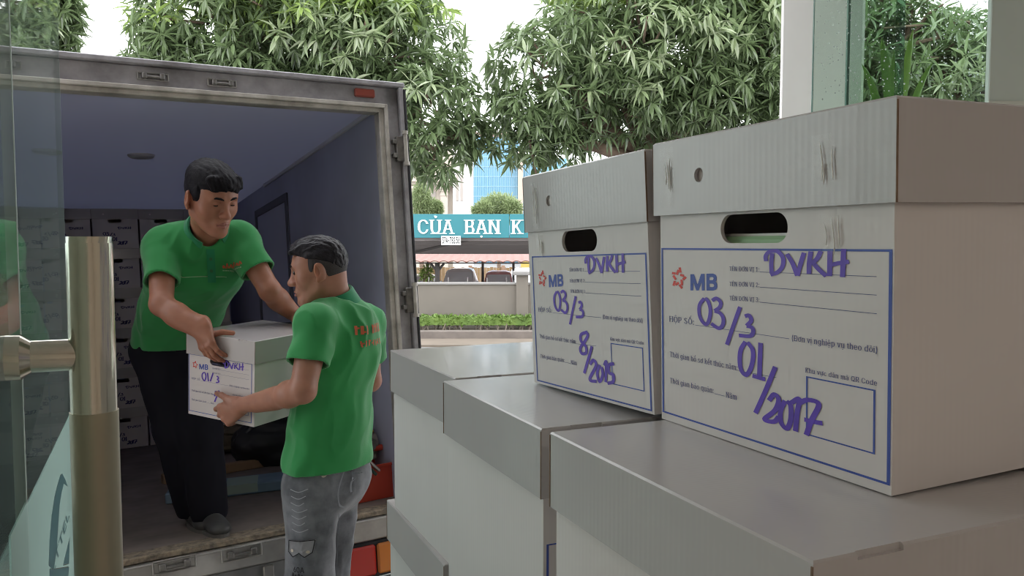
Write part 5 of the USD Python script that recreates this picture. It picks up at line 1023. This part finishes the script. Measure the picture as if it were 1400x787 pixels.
# ------------------------------------------------------------------ sliding glass door at the left with its pull handle
PHI = math.radians(26); dg = V(-math.sin(PHI), math.cos(PHI), 0); mg = V(math.cos(PHI), math.sin(PHI), 0)
HC = at(127, 500, .75) * (1, 1, 0); G0 = HC - mg * .07
def gm_(t, off): return pose(np.stack([dg, -mg, V(0, 0, 1)], 1), G0 + dg * t + mg * off)
ld = thing('door_1', 'frameless glass door leaf carrying the steel pull handle', 'door', gm_(0, 0), kind='structure')
obj('glass_leaf', bx(-.5, .113, 0, .01, .02, 2.9), door_glass, ld)
obj('edge_strip', bx(.113, .1165, -.0005, .0105, .02, 2.9), mat('pale_edge_seal', (.55, .62, .6), .4), ld)
hd = obj('pull_handle', cat(rod(V(0, -.07, CZ + .0), V(0, -.07, CZ + .006), .0196, 32), rod(V(0, -.07, 1.46), V(0, -.07, CZ), .0202, 32)), steel, ld, smooth=35, label='polished upper half of the steel pull handle')
obj('film_sleeve', rod(V(0, -.07, .75), V(0, -.07, 1.4995), .0212, 32), steel_film, hd, smooth=35, label='lower half of the handle under dull protective film')
zst = at(60, 489, .72)[2]
obj('standoff', cat(rod(V(0, -.07, zst), V(0, -.004, zst), .0150, 28), rod(V(0, -.012, zst), V(0, 0, zst), .021, 28), rod(V(0, -.02, zst), V(0, -.012, zst), .015, 28, .0205), rod(V(0, -.07, .85), V(0, 0, .85), .015, 28)), steel, hd, smooth=35)
def gl(px, py, off=-.031):
    r = ray(px, py); o = G0 + mg * off; q = CAM + r * (((o - CAM) @ mg) / (r @ mg)); return V((q - G0) @ dg, q[2])
TE = gl(93, 480)[0]
def film_under(t0, t1, off):
    a, b = gl(99.5, 556, off), gl(0, 762, off); k = (b[1] - a[1]) / (b[0] - a[0]); z = lambda t: a[1] + k * (t - a[0])
    return Polygon([(t0, z(t0)), (t1, z(t1)), (t1, .05), (t0, .05)])
film_m = mat('pale_teal_film', (.36, .52, .48), .5)
obj('teal_film', flat(film_under(-.02, .112, .0008), lambda p: np.c_[p[:, 0], np.full(len(p), -.0008), p[:, 1]]), film_m, ld)
fx = thing('window_1', 'fixed glass pane beyond the door leaf with a pale teal film', 'window', gm_(0, -.03), kind='structure')
obj('glass_pane', bx(-.4, TE, 0, .012, 0.0, 3.2), door_glass, fx)
obj('pane_edge', bx(TE, TE + .003, 0, .012, 0, 3.2), mat('green_glass_edge', (.35, .47, .43), .3), fx)
poly = film_under(.04, TE - .004, -.031)
P2 = lambda pts: [tuple(gl(*p)) for p in pts]
arc = Polygon(P2([(91, 664), (88, 656), (84, 648), (81, 650), (77, 664), (73, 680), (69, 705), (66, 740), (65, 772), (72, 778), (76, 750), (78, 720), (80, 690), (83, 672), (86, 660)]))
arc = arc.buffer(0).union(Polygon(P2([(94, 735), (93, 770), (85, 772)])).buffer(0)).union(Polygon(P2([(66, 779), (93, 775), (92, 787), (66, 800)])).buffer(0))
film = poly.difference(arc.buffer(.0015))
obj('teal_film', flat(film, lambda p: np.c_[p[:, 0], np.full(len(p), -.0008), p[:, 1]]), film_m, fx)
obj('film_emblem', flat(arc, lambda p: np.c_[p[:, 0], np.full(len(p), -.001), p[:, 1]]), mat('dark_teal_ink', (.06, .14, .15), .4), fx)
g, w = glyphs('ETTEL', serif=False, stroke=1); qa, qb = gl(70, 790), gl(93.5, 705)
d = (qb - qa) / w; up_ = V(-.07, .045) * .6
obj('film_lettering', flat(affinity.affine_transform(g, [d[0], up_[0], d[1], up_[1], qa[0], qa[1]]), lambda p: np.c_[p[:, 0], np.full(len(p), -.0013), p[:, 1]]), MAT['dark_teal_ink'], fx)

# ------------------------------------------------------------------ glazed front at the right
Yg = 3.0
def xg(px, Y=Yg): return at(px, 70, Y)[0]
w2_ = thing('window_2', 'rain-spotted glass panel in front of the white column', 'window', kind='structure')
obj('glass_pane', bx(xg(1113), xg(1354), Yg, Yg + .012, 0, 3.2), facade_glass, w2_)
obj('pane_edge', cat(bx(xg(1112.3), xg(1113), Yg, Yg + .012, 0, 3.2)), mat('dark_green_glass_edge', (.10, .17, .15), .2), w2_)
obj('pane_edge', bx(xg(1353.6), xg(1356.4), Yg - .004, Yg + .016, 0, 3.2, .001), mat('bright_glass_edge', (.75, .8, .77), .3), w2_)
r_ = np.random.default_rng(77); dr = []
for i in range(420):
    px = 1116 + 236 * r_.random(); py = 0 + 140 * r_.random() ** 1.15; s = r_.uniform(.0012, .0032)
    c = at(px, py, Yg - .0005); q = trimesh.creation.icosphere(1); q.apply_scale([s, .0012, s * r_.uniform(.8, 1.5)]); q.apply_translation([c[0], Yg - .0006, c[2]]); dr.append(q)
obj('raindrop', cat(dr), mat('water_drop', (.8, .86, .84), .05, extra={'transmission_weight': .6, 'ior': 1.33}), w2_, smooth=True, kind='stuff')
w3 = thing('window_3', 'second glass panel standing behind the rain-spotted one', 'window', kind='structure')
Y3 = 3.35; obj('glass_pane', bx(xg(1160, Y3), xg(1236, Y3), Y3, Y3 + .012, 0, 3.2), facade_glass, w3)
obj('pane_edge', bx(xg(1158.3, Y3), xg(1161.6, Y3), Y3 - .002, Y3 + .014, 0, 3.2), MAT['dark_green_glass_edge'], w3); obj('glass_fin', bx(xg(1231, Y3), xg(1239, Y3), Y3 + .015, Y3 + .045, 0, 3.2), film_mat('pale_fin_glass', (.62, .72, .68), 1.5), w3)
wr = obj('wall_right', bx(xg(1358, 2.9), xg(1700, 2.9), 2.92, 2.945, 0, 3.2, .003), mat('grey_green_panel', (.60, .67, .62), .45, var=.08, scale=1.5), kind='structure', label='grey-green wall panel at the right edge beside the glass')
obj('panel_band', bx(xg(1357, 2.9), xg(1700, 2.9), 2.912, 2.922, 0, at(1380, 137, 2.9)[2] - .0), mat('grey_green_panel_low', (.65, .68, .62), .4), wr)
# striped shrub behind the glass
t = thing('dracaena', 'spiky green dracaena in a tall pot behind the glass panel', 'plant', pose(np.eye(3), V(xg(1226, 3.8), 3.8, 0.0)))
green1 = mat('dracaena_leaf', (.20, .34, .05), .4, col2=(.12, .24, .04), scale=8)
obj('pot', lathe([(.16, 0), (.18, .02), (.22, .5), (.23, .52), (.20, .52), (.19, .46)]), mat('grey_pot', (.3, .29, .28), .7), t, smooth=30); obj('cane', rod(V(0, 0, .45), V(0, 0, 1.92), .025, 10), bark, t)
def blade(base, tipv, w):
    base, tipv = np.array(base, float), np.array(tipv, float); n = 9; s = np.linspace(0, 1, n); ctr = base + (tipv - base) * s[:, None] + V(0, 0, .06) * (s * (1 - s) * 4)[:, None]
    side = unit(np.cross(tipv - base, V(0, 1, .2))); wd = w * np.sin(np.pi * (s * .92 + .08)) ** .7; V_ = np.vstack([ctr - side * wd[:, None], ctr + V(0, -.008, -.006), ctr + side * wd[:, None]])
    f = []
    for i in range(n - 1):
        for a in (0, 1): f += [(a * n + i, a * n + i + 1, (a + 1) * n + i + 1), (a * n + i, (a + 1) * n + i + 1, (a + 1) * n + i)]
    return tm(V_, f)
zz = lambda px, py: at(px, py, 3.8) - V(xg(1226, 3.8), 3.8, 0.0)
for b_, t_, w in (((1228, 125), (1205, 50), .026), ((1216, 130), (1178, 87), .018), ((1232, 128), (1248, 40), .022), ((1226, 132), (1192, 120), .016), ((1236, 130), (1275, 85), .018), ((1222, 128), (1222, 70), .02)):
    a = zz(*b_); a = V(0, 0, 1.9) + (a - V(0, 0, 1.9)) * .3; obj('leaf', blade(a, zz(*t_), w), green1, t, smooth=True)
